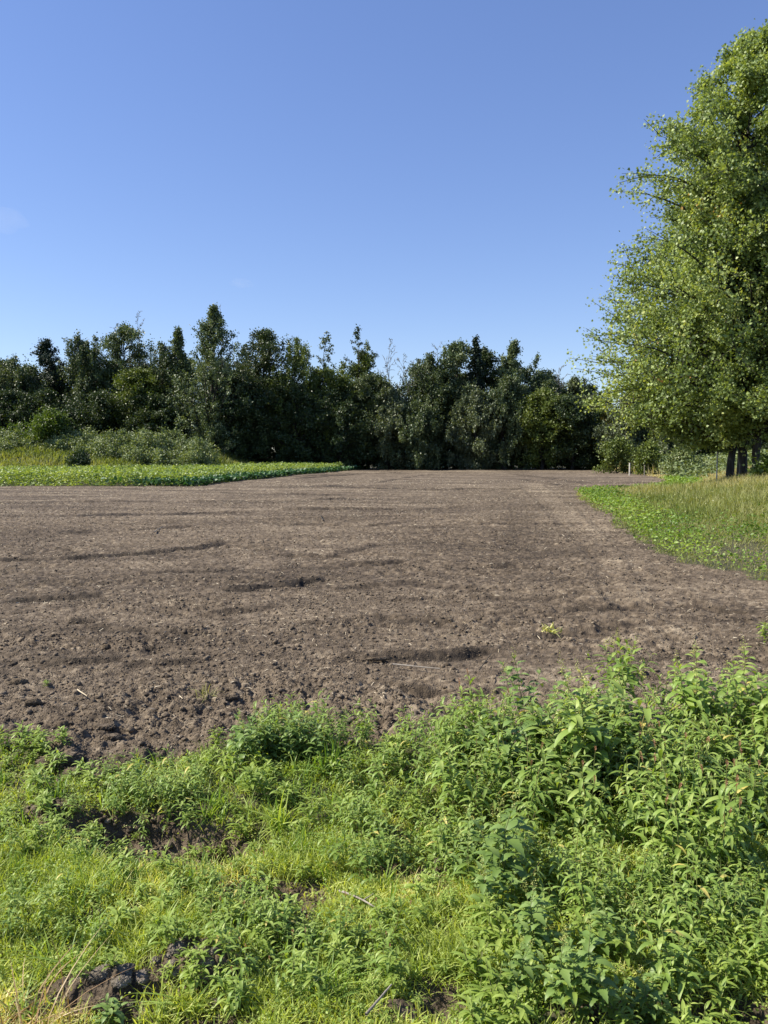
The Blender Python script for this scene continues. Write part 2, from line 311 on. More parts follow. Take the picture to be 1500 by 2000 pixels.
def build_ground():
    a1 = np.arange(-.80, .80001, .00165)
    a0 = np.linspace(-math.pi, -.80, 46)[:-1]; a2 = np.linspace(.80, math.pi, 46)[1:]
    ang = np.concatenate([a0, a1, a2[:-1]])
    rr = [0.5]
    while rr[-1] < 4000:
        d = rr[-1]
        rr.append(d * (1 + (.02 if d < 1.6 else .0024 if d < 6 else .0038 if d < 22 else .0075 if d < 105 else .06)))
    rr = np.array(rr); nr, na = len(rr), len(ang)
    X = rr[:, None] * np.sin(ang)[None]; Y = rr[:, None] * np.cos(ang)[None]
    cell = np.repeat((rr * .0035)[:, None], na, 1)
    x, y, cell = X.ravel(), Y.ravel(), cell.ravel()
    z = H(x, y); fm = field_mask(x, y); b = bare(x, y)
    soft = np.clip(fm + b, 0, 1)
    rel = soil_relief(x, y, cell); fz, wet = furrows(x, y)
    nearturf = ((np.hypot(x, y) < 6) & (y > 0)).astype(float)
    rel = rel + np.random.default_rng(5).normal(size=len(x)) * np.clip(cell * .13, 0, .010)
    rel = rel * np.where(fm, 1, .8)
    z = z + soft * rel + fm * fz + (1 - soft) * nearturf * rel * .7
    wet = wet * fm
    pale = np.zeros_like(x)
    m = (y > 3) & (np.abs(x) < 30)
    d1, _ = pl_dist(x[m], y[m], PALE_STRIP); pale[m] = .09 * np.exp(-(d1 / (.12 + .014 * y[m])) ** 2)
    d2, _ = pl_dist(x[m], y[m], DARK_STRIP); pale[m] -= .11 * np.exp(-(d2 / (.3 + .02 * y[m])) ** 2)
    tint = .5 + .34 * (fbm(x * .35, y * .8, 15) - .5) + .22 * (fbm(x * 2.2, y * 4, 16) - .5) + .42 * (fbm(x * .22, y * 2.2, 17) - .5) * sm(9, 25, y) - .32 * wet + pale + .05 * sm(20, 80, y) - .05 * sm(2, -6, x) * sm(30, 10, y)
    tint = tint + (.30 * (fbm(x * 7, y * 7, 18) - .5) + .30 * (vnoise(x * 21, y * 21, 19) - .5) * sm(40, 8, y)) * (.4 + fbm(x * .5, y * .8, 20))
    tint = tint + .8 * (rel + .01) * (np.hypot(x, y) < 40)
    tint = np.where(fm, tint, np.where(b > .3, .42, .5))
    i = np.arange(nr - 1)[:, None] * na; j = np.arange(na)[None]; jn = (j + 1) % na
    q = np.stack([i + j, i + jn, i + na + jn, i + na + j], -1).reshape(-1, 4)
    V = np.stack([x, y, z], -1)
    soilf = (fm | (b > .25))[q].sum(1) >= 2
    fieldf = fm[q].sum(1) >= 2
    for name, sel, mat in (("ploughed_field", fieldf, M_SOIL), ("bare_earth", soilf & ~fieldf, M_SOIL), ("ground", ~soilf & ~fieldf, M_GRND)):
        qq = q[sel]; u, inv = np.unique(qq.ravel(), return_inverse=True)
        g = Geo(); g.add(V[u], [inv.reshape(-1, 4)], tint[u])
        o = g.build(name, mat, smooth=False)
        tag(o, {"ploughed_field": "bare brown harrowed soil field stretching back to the tree line", "bare_earth": "patches of bare dark earth between the foreground grass",
                "ground": "earth and turf under the grass, crop and trees all round"}[name], "ground" if name != "ploughed_field" else "field", kind="structure")
    # disc under the camera
    g = Geo(); k = na; ring = V[:na]; g.add(np.vstack([ring, [[0, 0, Hs(0, 0.01)]]]), [np.stack([np.arange(k), (np.arange(k) + 1) % k, np.full(k, k)], -1)], .5)
    tag(g.build("ground_underfoot", M_GRND), "small patch of ground directly under the viewpoint", "ground", kind="structure")
build_ground()

def relief_at(x, y):
    """field surface height with its crumbs, for things lying on the soil"""
    d = np.hypot(x, y); r = soil_relief(x, y, d * .0035); fz, _ = furrows(x, y); return H(x, y) + r + fz

# ------------------------------------------------------------------ soil clods and straw litter on the field
rng = np.random.default_rng(11)
def ico(sub=0):
    t = (1 + 5 ** .5) / 2
    v = [(-1, t, 0), (1, t, 0), (-1, -t, 0), (1, -t, 0), (0, -1, t), (0, 1, t), (0, -1, -t), (0, 1, -t), (t, 0, -1), (t, 0, 1), (-t, 0, -1), (-t, 0, 1)]
    f = [(0, 11, 5), (0, 5, 1), (0, 1, 7), (0, 7, 10), (0, 10, 11), (1, 5, 9), (5, 11, 4), (11, 10, 2), (10, 7, 6), (7, 1, 8), (3, 9, 4), (3, 4, 2), (3, 2, 6), (3, 6, 8), (3, 8, 9), (4, 9, 5), (2, 4, 11), (6, 2, 10), (8, 6, 7), (9, 8, 1)]
    v = [np.array(p, float) / np.linalg.norm(p) for p in v]
    for _ in range(sub):
        nf = []; c = {}
        def mid(a, b):
            k = (min(a, b), max(a, b))
            if k not in c: m = v[a] + v[b]; v.append(m / np.linalg.norm(m)); c[k] = len(v) - 1
            return c[k]
        for a, b, d in f:
            p, q, r = mid(a, b), mid(b, d), mid(d, a); nf += [(a, p, r), (b, q, p), (d, r, q), (p, q, r)]
        f = nf
    return np.array(v), np.array(f)
def lumpy(sub, amp, seed):
    v, f = ico(sub); r = np.random.default_rng(seed)
    k = r.normal(size=(7, 3)) * 2.2; ph = r.random(7) * 6
    d = sum(np.sin(v @ k[i] + ph[i]) for i in range(7)) / 7
    v = v * (1 + amp * d[:, None] + r.normal(size=(len(v), 1)) * amp * .35); v[:, 2] *= .72
    return v, f
def randrot(r, n):
    q = unit(r.normal(size=(n, 4))); a, b, c, d = q.T
    return np.stack([np.stack([1 - 2 * (c * c + d * d), 2 * (b * c - a * d), 2 * (b * d + a * c)], -1), np.stack([2 * (b * c + a * d), 1 - 2 * (b * b + d * d), 2 * (c * d - a * b)], -1),
                     np.stack([2 * (b * d - a * c), 2 * (c * d + a * b), 1 - 2 * (b * b + c * c)], -1)], 1)
def scatter_polar(r, n, d0, d1, amax=.72, p=1.0):
    """more samples near the camera; p = 0 even in distance, 1 even in area"""
    u = r.random(n); d = (d0 ** (1 + p) + u * (d1 ** (1 + p) - d0 ** (1 + p))) ** (1 / (1 + p)); a = r.uniform(-amax, amax, n)
    return d * np.sin(a), d * np.cos(a)
g = Geo()
for k in range(3):
    for n, d0, d1, s0, s1, sub in ((43000, 3.6, 10, .003, .010, 0), (43000, 7, 30, .007, .022, 0), (2600, 3.6, 8, .008, .028, 1)):
        x, y = scatter_polar(rng, n, d0, d1, p=.3)
        m = field_mask(x, y) | (bare(x, y) > .5)
        dens = .30 + .7 * fbm(x * 1.1, y * 1.5, 51) + .5 * sm(8, 5, y) * sm(1, -1, x); m &= rng.random(n) < dens * dens
        x, y = x[m], y[m]; s = s0 + (s1 - s0) * rng.random(len(x)) ** 3
        tv, tf = lumpy(sub, .28, k * 5 + sub)
        Mx = randrot(rng, len(x)) * s[:, None, None]; Mx[:, 2] *= .7
        g.inst(tv, [tf], np.stack([x, y, relief_at(x, y) + s * .15], -1), Mx, .54 + rng.normal(size=len(x)) * .10)
tag(g.build("soil_crumbs", M_CLOD), "loose brown crumbs of earth strewn over the harrowed field", "soil", kind="stuff")
g = Geo()
n = 78000; x, y = scatter_polar(rng, n, 3.6, 55, p=.3); m = field_mask(x, y); dn = fbm(x * .6, y * .9, 61); m &= rng.random(n) < sm(.35, .7, dn) * 1.1 + .12
x, y = x[m], y[m]; n = len(x); L = rng.uniform(.01, .06, n) * (1 + .03 * y); wd = rng.uniform(.0012, .003, n) * (1 + .08 * y)
a = rng.random(n) * 6.3; d = np.stack([np.cos(a), np.sin(a), rng.normal(size=n) * .25], -1)
Mx = frames(d, np.array([[0, 0, 1.]]) + rng.normal(size=(n, 3)) * .3) * np.stack([L, wd, wd], -1)[:, None, :]
tv = [(-.5, -.5, 0), (0, -.5, .8), (.5, -.3, 0), (.5, .3, 0), (0, .5, 1.2), (-.5, .5, 0)]
g.inst(tv, [[(0, 1, 4, 5), (1, 2, 3, 4)]], np.stack([x, y, relief_at(x, y) + .006], -1), Mx, rng.random(n))
tag(g.build("straw_litter", M_STRAW), "thin pale straw and root bits lying over the brown soil", "straw", kind="stuff")

# single clods and sticks one can point at
def clod(px, py, sx, sy, sz, label, flat=False, seed=0, name="soil_clod"):
    x, y = ground(px, py); v, f = lumpy(4 if sx > .06 else 3, .26, seed + 100)
    r = np.random.default_rng(seed); v = v * (1 + .035 * r.normal(size=(len(v), 1)))
    v = v * np.array([sx, sy, sz]) / 2
    if flat: v[:, 2] = np.minimum(v[:, 2], sz * .24 + v[:, 0] * .06)
    g = Geo(); g.add(v, [f], .5 + .08 * r.normal(size=len(v)))
    o = g.build(name, M_DRYCLOD if seed >= 500 else M_CLOD); o.location = (x, y, Hs(x, y) + sz * .22); o.rotation_euler = (0, 0, r.random() * .8 - .4)
    tag(o, label, "clod", label.replace("clod", "clods") if seed >= 500 else "large clods of earth")
clod(115, 1492, .22, .13, .11, "flat-topped clod with a shaded front at the left grass edge", True, 1)
clod(218, 1445, .10, .08, .06, "tilted slab of earth just right of the flat-topped clod", True, 2)
clod(205, 1425, .13, .07, .05, "low flat clod on the soil behind the tilted slab", True, 3)
clod(120, 1428, .09, .08, .07, "dark rounded clod near the left edge of the soil", False, 4)
clod(222, 1510, .14, .09, .09, "crumbly clod half sunk in grass below the tilted slab", False, 5)
clod(36, 1340, .12, .09, .07, "dark lump of earth at the far left of the field", False, 6)
clod(65, 1385, .10, .07, .06, "clod under the small green sprout at the left", False, 7)
clod(208, 1268, .07, .06, .07, "small pointed brown clod standing alone left in the field", False, 8)
clod(85, 1572, .08, .06, .05, "pale grey clod in the grass at the left edge", False, 9)
clod(145, 1510, .12, .08, .08, "grey-brown clod in the gap of the left weeds", False, 10)
clod(205, 1935, .085, .06, .07, "dark split clod in the bottom left earth heap", False, 12)
clod(370, 1850, .07, .05, .05, "pale crumbly clod on the right bottom heap", False, 13)
clod(450, 1362, .12, .06, .04, "dark clod beside the sprouting grass tuft on the soil", False, 14)
clod(740, 1290, .20, .05, .04, "long dark turned clod in the middle furrow", False, 15)
for (cx, cy, n_, who) in ((215, 1905, 20, "clod in the left earth heap at the bottom left"), (385, 1868, 20, "clod in the right earth heap at the bottom left"), (95, 1580, 8, "clod in the bare patch at the left edge of the grass"), (310, 1640, 10, "clod in the dark hollow under the left weeds"), (560, 1715, 7, "clod in the small bare patch at bottom centre"), (800, 1668, 6, "pale clod in the bare patch right of centre")):
    r0 = np.random.default_rng(cx)
    for i in range(n_):
        a = r0.uniform(.02, .06) * (1 if i > 1 else 1.3); clod(cx + r0.normal() * 45, cy + r0.normal() * 16, a, a * .75, a * .75, who, False, 500 + cx + i)
def stick(pts, r, label, mat=M_WOOD, lift=.01, seed=0, name="stick", cat="stick"):
    rg = np.random.default_rng(seed); P = []
    for px, py in pts: x, y = ground(px, py); P.append([x, y])
    P = np.array(P); t = np.linspace(0, 1, 12); T = np.linspace(0, 1, len(P))
    Q = np.stack([np.interp(t, T, P[:, 0]), np.interp(t, T, P[:, 1])], -1) + rg.normal(size=(12, 2)) * r * .5
    z = H(Q[:, 0], Q[:, 1]); z = np.linspace(z[0], z[-1], 12) + lift + rg.random(12) * r
    c = np.array([Q[0, 0], Q[0, 1], z[0]]); P3 = np.column_stack([Q, z]) - c
    P3 = np.stack([np.convolve(np.pad(P3[:, i], 2, mode='edge'), np.ones(5) / 5, 'valid') for i in range(3)], -1)
    g = Geo(); tube(g, P3, r * np.linspace(1, .55, 12), 7)
    if len(pts) > 2:
        k = 6; s = P3[k] + np.outer(np.linspace(0, 1, 5), np.array([.25, .1, .12]) * np.linalg.norm(P3[-1]) * .5); tube(g, s, r * np.linspace(.6, .2, 5), 5)
    o = g.build(name, mat); o.location = c; tag(o, label, cat, "sticks on the ground")
stick([(762, 1303), (865, 1316)], .006, "long straight pale stick lying flat on the middle soil", M_WOOD, .025)
stick([(632, 1022), (626, 1006)], .012, "short dark stick poking up from the mid field", M_BARKD, .03)
stick([(300, 1046), (318, 1034)], .012, "thin brown stalk lying in the left mid field", M_WOOD, .03)
stick([(656, 1716), (705, 1742), (760, 1790)], .0045, "crooked grey branch lying in the bright short grass", M_WOOD, .045, 3)
stick([(712, 1990), (768, 1935)], .0045, "pale branch in the grass at the bottom centre", M_WOOD, .05, 5)
stick([(150, 1360), (172, 1375)], .005, "pale bent root on the left soil", M_STRAW, .03, 6)
stick([(935, 1335), (962, 1300)], .004, "dry bare twig leaning behind the tall weeds", M_BARKD, .1, 7)
for i, (px, py, lab) in enumerate(((95, 1385, "dry straw stalk by the flat-topped clod"), (480, 1150, "short pale straw stalk beside the left furrow"), (1350, 1255, "thin pale stalk on the right side of the field"), (560, 1112, "upright pale straw in the mid field left of centre"))):
    stick([(px, py), (px + 16, py - 14)], .004, lab, M_STRAW, .03, 20 + i, "straw_stalk")

# ------------------------------------------------------------------ blades
def blade_tpl(n, w, curve, fold=.0):
    """blade along +x (unit length), curving over; x,y across,z up; returns verts, quads"""
    s = np.linspace(0, 1, n + 1); hgt = s * (1 - curve * s * .5); out = curve * s * s
    v = []; ww = w * np.sin(np.clip(s * .9 + .1, 0, 1) * math.pi) ** .6; ww[-1] = 0
    for i in range(n + 1): v += [(out[i], -ww[i], hgt[i]), (out[i], ww[i], hgt[i])]
    f = [(2 * i, 2 * i + 1, 2 * i + 3, 2 * i + 2) for i in range(n)]
    return np.array(v), np.array(f)
def upmat(r, n, size, wide, tilt=.35):
    """frames whose z axis is roughly up; scale height=size, width=wide"""
    a = r.random(n) * 6.283; z = unit(np.stack([r.normal(size=n) * tilt, r.normal(size=n) * tilt, np.ones(n)], -1))
    x = unit(np.stack([np.cos(a), np.sin(a), np.zeros(n)], -1)); y = unit(np.cross(z, x)); x = np.cross(y, z)
    return np.stack([x * size[:, None], y * wide[:, None], z * size[:, None]], -1)
def blades(g, r, x, y, z, size, wide, curves=(.25, .6, 1.0), seg=3, tilt=.3, tint=None):
    n = len(x); k = r.integers(0, len(curves), n)
    if tint is None: tint = r.random(n)
    for i, c in enumerate(curves):
        m = k == i; tv, tf = blade_tpl(seg, .5, c)
        g.inst(tv, [tf], np.stack([x[m], y[m], z[m]], -1), upmat(r, m.sum(), size[m], wide[m], tilt), tint[m])

# foreground densities, painted from where things grow (photo pixel of the ground point)
def blob(px, py, L):
    v = np.zeros(np.shape(px))
    for cx, cy, a, b, s in L: v = np.maximum(v, s * np.exp(-(((px - cx) / a) ** 2 + ((py - cy) / b) ** 2) ** 1.3))
    return v
def fg_points(r, n, d0=1.7, d1=6.0):
    x, y = scatter_polar(r, n, d0, d1, amax=.95, p=1.0); z = H(x, y)
    return x, y, z
rng = np.random.default_rng(21)
# fine short grass and spurrey
x, y, z = fg_points(rng, 560000, 1.5, 5.1)
px, py = proj(x, y, 0)
dens = sm(1560, 1680, py + 70 * (fbm(x * 3, y * 3, 71) - .5)) * (1 - .75 * sm(850, 1050, px)) + .25 * sm(1440, 1540, py)
dens = dens * sm(.34, .60, fbm(x * 7, y * 7, 72) + .12) * (1 - 1.0 * bare(x, y) ** .5) * ~field_mask(x, y)
m = rng.random(len(x)) < dens; x, y, z, px, py = x[m], y[m], z[m], px[m], py[m]; n = len(x)
hgt = (.035 + .06 * rng.random(n) ** 1.6) * (.6 + .9 * fbm(x * 4, y * 4, 73)); patch = fbm(x * 2.2, y * 2.2, 74)
dry = blob(px, py, [(20, 1960, 130, 70, .5), (500, 1700, 80, 30, .3), (840, 1700, 100, 40, .2)])
g = Geo(); blades(g, rng, x, y, z - .004, hgt, rng.uniform(.0022, .0045, n), tilt=.42, tint=np.clip(.15 + .75 * patch + .35 * (rng.random(n) - .5) + dry, 0, 1))
tag(g.build("short_grass", M_FINE), "bright yellow-green fine short grass covering the near bank", "grass", kind="stuff")
# longer grass tufts mixed through
g = Geo()
x, y, z = fg_points(rng, 4100, 1.7, 5.3); px, py = proj(x, y)
ok = (~field_mask(x, y)) & (bare(x, y) < .25) & (rng.random(len(x)) < .08 + .35 * blob(px, py, [(560, 1560, 160, 70, 1), (150, 1750, 250, 200, .7), (420, 1700, 120, 60, .8), (1400, 1600, 200, 150, .35), (620, 1880, 300, 120, .6)]))
for X, Y_, Z in zip(x[ok], y[ok], z[ok]):
    k = rng.integers(10, 26); xx = X + rng.normal(size=k) * .014; yy = Y_ + rng.normal(size=k) * .014
    blades(g, rng, xx, yy, np.full(k, Z - .004), rng.uniform(.06, .16, k), rng.uniform(.003, .006, k), curves=(.3, .7, 1.1), seg=5, tilt=.28, tint=np.clip(rng.random() * .6 + .3 * rng.random(k), 0, 1))
tag(g.build("tufted_grass", M_GRASS), "longer arching grass tufts scattered through the near bank", "grass", kind="stuff")
# chickweed mats: tiny oval leaves
x, y, z = fg_points(rng, 665000, 1.7, 5.2); px, py = proj(x, y)
dens = .9 * sm(830, 1000, px + 150 * (fbm(x * 2, y * 2, 81) - .5)) * sm(1440, 1520, py) + .22 * sm(1430, 1500, py) + .35 * blob(px, py, [(120, 1620, 220, 60, 1), (520, 1480, 200, 50, 1), (240, 1550, 100, 50, .8)])
dens = dens * sm(.32, .58, fbm(x * 6, y * 6, 82) + .1) * (1 - bare(x, y) ** .5) * ~field_mask(x, y)
m = rng.random(len(x)) < dens; x, y, z = x[m], y[m], z[m]; n = len(x)
lay = .02 + .09 * fbm(x * 5, y * 5, 83) ** 1.5
zz = z + lay * np.sqrt(rng.random(n)); s = rng.uniform(.006, .014, n)
d = rng.normal(size=(n, 3)); d[:, 2] *= .5; nn = rng.normal(size=(n, 3)) * .6 + np.array([-.3, .1, 1.0])
g = Geo(); tvl = np.array([(0, 0, 0), (.35, .33, .08), (.75, .28, .06), (1, 0, -.05), (.75, -.28, .06), (.35, -.33, .08)]); tfl = np.array([(0, 1, 2, 3), (0, 3, 4, 5)])
g.inst(tvl, [tfl], np.stack([x, y, zz], -1), frames(d, nn) * s[:, None, None], np.clip(.2 + .6 * fbm(x * 1.6, y * 1.6, 84) + .4 * (rng.random(n) - .5), 0, 1))
tag(g.build("chickweed_ground_cover", M_BRIGHT), "low mat of tiny oval green leaves under the taller weeds", "ground cover", kind="stuff")

# ------------------------------------------------------------------ leafy weed plants
def leaf(g, o, az, el, L, W, droop, tint, kind='lance', seg=5):
    """one bent, folded leaf blade growing from o"""
    s = np.linspace(0, 1, seg + 1)
    if kind == 'lance': prof = np.sin(math.pi * s ** .8) ** .85
    elif kind == 'rhomb': prof = np.interp(s, [0, .12, .32, .45, .62, .8, 1], [.06, .18, 1.0, .8, .62, .36, 0]) * (1 - .24 * (np.arange(seg + 1) % 2)) 
    else: prof = np.interp(s, [0, .2, .5, .8, 1], [.2, .55, 1, .7, 0])
    e = el - droop * s * 1.3; dl = L / seg
    dx = np.cumsum(np.concatenate([[0], np.cos((e[1:] + e[:-1]) / 2) * dl])); dz = np.cumsum(np.concatenate([[0], np.sin((e[1:] + e[:-1]) / 2) * dl]))
    c, sn = math.cos(az), math.sin(az); wv = prof * W / 2; fold = .25 * wv
    mid = np.stack([o[0] + c * dx, o[1] + sn * dx, o[2] + dz], -1); pv = np.array([-sn, c, 0])
    up = np.stack([-np.sin(e) * c, -np.sin(e) * sn, np.cos(e)], -1)
    l = mid + pv * wv[:, None] + up * fold[:, None]; r_ = mid - pv * wv[:, None] + up * fold[:, None]
    V = np.concatenate([l, mid, r_]); n = seg + 1; i = np.arange(seg)
    g.add(V, [np.stack([i, i + 1, i + n + 1, i + n], -1), np.stack([i + n, i + n + 1, i + 2 * n + 1, i + 2 * n], -1)], tint)
def stem_path(r, h, lean, n=8):
    s = np.linspace(0, 1, n); a = r.random() * 6.283; w_ = np.cumsum(r.normal(size=(n, 2)) * .02 * h, 0)
    return np.stack([math.cos(a) * lean * h * s ** 1.5 + w_[:, 0], math.sin(a) * lean * h * s ** 1.5 + w_[:, 1], h * s], -1)
def weed_proto(kind, seed):
    r = np.random.default_rng(seed); gs, gl = Geo(), Geo()
    P = dict(smart=(.40, 5, .108, .021, 1.25, 'lance'), tall=(.62, 5, .13, .038, 1.1, 'lance'), goose=(.50, 4, .115, .066, .9, 'rhomb'), low=(.16, 5, .075, .018, .9, 'lance'), broad=(.34, 3, .16, .06, 1.0, 'oval'), seed=(.42, 3, .11, .022, 1.3, 'lance'))[kind]
    h, nb, LL, WW, dr, prof = P
    def shoot(base, path, rad, dens, ls):
        P3 = base + path; n = len(P3); tube(gs, P3, np.linspace(rad, rad * .4, n), 5, .35 + .3 * r.random())
        k = int(dens * np.linalg.norm(path[-1]) / (.022 if kind == 'low' else .032)) + 3; ph = r.random() * 6.3
        for i in range(k):
            t = (.12 + .88 * (i + .5) / k); q = np.array([np.interp(t, np.linspace(0, 1, n), P3[:, c]) for c in range(3)])
            sc_ = ls * (.65 + .5 * math.sin(math.pi * min(1, t * .9 + .12))) * r.uniform(.75, 1.2) * (1 - .35 * (t > .9))
            leaf(gl, q, ph + i * 2.4 + r.normal() * .3, r.uniform(.2, .9) + .5 * (t > .85), LL * sc_, WW * sc_, dr * r.uniform(.6, 1.4), 1.0 if r.random() < .014 else float(np.clip(.2 + .42 * t + .35 * (r.random() - .4), 0, .9)), prof, 11 if prof == 'rhomb' else 5)
        return P3[-1]
    tops = []
    main = stem_path(r, h * r.uniform(.9, 1.1), .12); tops.append(shoot(np.zeros(3), main, .0042 if kind != 'low' else .002, 1.0, 1.0))
    for b in range(nb):
        t = r.uniform(.05, .65); q = np.array([np.interp(t, np.linspace(0, 1, 8), main[:, c]) for c in range(3)])
        L = h * (1 - t) * r.uniform(.6, .95); a = b * 2.4 + r.random(); s = np.linspace(0, 1, 6)
        out = L * .55 * (s ** .7); up = L * (.25 * s + .75 * s ** 1.6)
        tops.append(shoot(q, np.stack([np.cos(a) * out, np.sin(a) * out, up], -1) + np.cumsum(r.normal(size=(6, 3)) * .004, 0) * (s > 0)[:, None], .0026, 1.0, .85))
    spikes = []
    if kind in ('goose', 'tall'):
        for tp in tops[:2]:
            gf = Geo(); k = 60; d = r.normal(size=(k, 3)) * np.array([.010, .010, .028]); nn = r.normal(size=(k, 3))
            gf.inst(tvl, [tfl], tp + np.array([0, 0, .01]) + d, frames(r.normal(size=(k, 3)), nn) * r.uniform(.005, .009, k)[:, None, None], r.random(k)); spikes.append(("bud_cluster", gf.build("bud_cluster", M_BUD, mesh_only=True)))
    if kind == 'seed':
        for tp in tops[:3]:
            gf = Geo(); L = r.uniform(.02, .035); k = 46; t = r.random(k); a = r.random(k) * 6.3; rad = .0038 * np.sin(math.pi * np.clip(t, .08, .95)) ** .5
            p = tp + np.stack([rad * np.cos(a) + t * .006, rad * np.sin(a), t * L], -1)
            gf.inst(tvl, [tfl], p, frames(np.stack([np.cos(a) * .6, np.sin(a) * .6, np.ones(k)], -1), np.stack([np.cos(a), np.sin(a), np.zeros(k)], -1)) * .0045, r.random(k))
            tube(gs, np.array([tp - [0, 0, .01], tp + [.004, 0, L]]), .0012, 4, .9); spikes.append(("flower_spike", gf.build("flower_spike", M_PINK, mesh_only=True)))
    mats = dict(smart=M_SMART, tall=M_SMART, goose=M_GOOSE, low=M_BRIGHT, broad=M_GOOSE, seed=M_SMART)
    return [("stem", gs.build("stem", M_STEM, mesh_only=True)), ("foliage", gl.build("foliage", mats[kind], mesh_only=True))] + spikes
PROTO = {k: [weed_proto(k, 300 + 10 * i + j) for j in range(4)] for i, k in enumerate(('smart', 'tall', 'goose', 'low', 'broad', 'seed'))}
NAMES = dict(smart='smartweed', tall='tall_weed', goose='goosefoot_weed', low='low_weed', broad='broad_leaf_weed', seed='smartweed')
rng = np.random.default_rng(31)
def plant(kind, x, y, s, label, group=None, rz=None, tilt=.12):
    o = empty(NAMES[kind], (x, y, Hs(x, y) - .005), rng.random() * 6.3 if rz is None else rz, s)
    o.rotation_euler[0] = rng.normal() * tilt; o.rotation_euler[1] = rng.normal() * tilt
    tag(o, label, "weed", group)
    for nm, me in PROTO[kind][rng.integers(4)]: link(nm, me, o)
    return o
def sow(kind, n, zones, s0, s1, label, group, gap=.05):
    """n plants of one kind in zones (pixel centre, half sizes), kept apart"""
    pts = []; t = 0
    while len(pts) < n and t < n * 60:
        t += 1; cx, cy, a, b = zones[rng.integers(len(zones))]; px, py = cx + a * rng.uniform(-1, 1), cy + b * rng.uniform(-1, 1)
        x, y = ground(px, py)
        if any((x - u) ** 2 + (y - v) ** 2 < gap * gap for u, v, _, _ in pts): continue
        pts.append((x, y, px, py))
    if not pts: return
    P = np.array(pts); lo, hi = P[:, 2:].min(0), P[:, 2:].max(0) + 1e-6; f = (P[:, 2:] - lo) / (hi - lo)
    for (x, y, _, _), (u, v) in zip(pts, f):
        where = ("back" if v < .5 else "front") + (" left" if u < .34 else " middle" if u < .67 else " right") if n > 8 else ""
        plant(kind, x, y, rng.uniform(s0, s1), label + (", " + where + " of its group" if where else ""), group + (", " + where if where else ""))
# right-hand thicket of tall weeds
sow('smart', 58, [(1000, 1530, 130, 50), (1130, 1500, 140, 50), (1080, 1590, 190, 40), (940, 1490, 60, 30)], .6, 1.02, "leafy smartweed in the dense bright thicket right of centre", "smartweed in the thicket right of centre", .06)
sow('smart', 60, [(1400, 1590, 120, 90), (1300, 1540, 120, 60), (1450, 1500, 110, 40)], .6, 1.0, "narrow-leaved smartweed standing along the right edge above the shade gap", "smartweed along the right edge", .06)
sow('smart', 46, [(1400, 1780, 120, 110), (1250, 1740, 140, 80), (1050, 1700, 120, 60)], .38, .75, "smartweed with drooping leaves low down on the right", "smartweed low on the right", .07)
sow('goose', 16, [(1060, 1530, 120, 50), (1180, 1510, 80, 40)], .75, 1.0, "goosefoot with toothed blue-green leaves amid the central right thicket", "goosefoot in the right thicket", .09)
sow('goose', 9, [(1180, 1900, 190, 80), (960, 1720, 60, 60)], .35, .52, "goosefoot with broad toothed leaves near the bottom right", "goosefoot at the bottom right", .14)
sow('low', 70, [(1150, 1700, 330, 110), (1200, 1900, 300, 90)], .5, 1.0, "low bright green weed filling gaps under the right-hand plants", "low weeds under the right-hand plants", .06)
sow('tall', 9, [(1150, 1440, 80, 40), (1230, 1470, 60, 30), (1420, 1470, 60, 25)], .7, .95, "upright weed with yellow-green buds at the back of the thicket", "tall weeds at the back of the thicket", .1)
sow('smart', 26, [(850, 1570, 130, 90), (760, 1640, 130, 50)], .3, .62, "smartweed in the looser growth just left of the tall thicket", "smartweed left of the tall thicket", .07)
sow('smart', 22, [(150, 1620, 180, 50), (480, 1760, 130, 50), (100, 1780, 120, 60)], .25, .42, "small smartweed standing in the grass on the left", "small smartweed in the left grass", .09)
sow('low', 110, [(300, 1750, 330, 200), (600, 1720, 260, 230), (800, 1800, 120, 180)], .28, .6, "small feathery weed sprouting through the bright short grass", "small weeds in the short grass", .05)
sow('smart', 46, [(1680, 1620, 150, 100), (1700, 1530, 160, 40), (1800, 1800, 200, 120)], .5, .95, "smartweed standing beyond the right side of the thicket", "smartweed beyond the right side", .09)
sow('low', 40, [(1750, 1800, 260, 160), (-200, 1650, 180, 160)], .4, .8, "low weed on the bank beside the viewpoint", "low weeds beside the viewpoint", .09)
# left and middle clumps
sow('smart', 17, [(300, 1545, 90, 32)], .38, .56, "smartweed in the bright clump above the left hollow", "smartweed above the left hollow", .05)
sow('smart', 15, [(560, 1470, 80, 24)], .5, .78, "smartweed in the dark clump at the soil edge, left half", "smartweed at the soil edge", .05)
sow('goose', 9, [(520, 1480, 110, 20)], .4, .6, "small goosefoot at the soil edge left of centre", "goosefoot at the soil edge", .06)
sow('smart', 16, [(780, 1500, 110, 40)], .38, .6, "smartweed standing in the middle between the two clumps", "smartweed in the middle", .07)
sow('low', 34, [(700, 1540, 230, 60), (450, 1500, 80, 40)], .6, 1.0, "low bright weed on the middle of the bank", "low weeds in the middle of the bank", .06)
sow('low', 30, [(100, 1560, 130, 70), (60, 1480, 60, 20)], .5, .95, "low bright weed along the left edge of the bank", "low weeds at the left edge", .06)
sow('low', 26, [(420, 1800, 120, 60), (300, 1760, 200, 80), (560, 1850, 200, 100)], .45, .8, "low narrow-leaved weed in the bright short grass", "low weeds in the short grass", .1)
sow('seed', 12, [(1150, 1560, 200, 70), (1380, 1620, 100, 120)], .75, 1.05, "flowering smartweed with pinkish spikes inside the right thicket", "flowering smartweed in the right thicket", .12)
sow('broad', 9, [(1150, 1640, 260, 120), (1300, 1850, 150, 90)], .3, .5, "broad-leaved weed among the narrow-leaved plants on the right", "broad-leaved weeds on the right", .15)
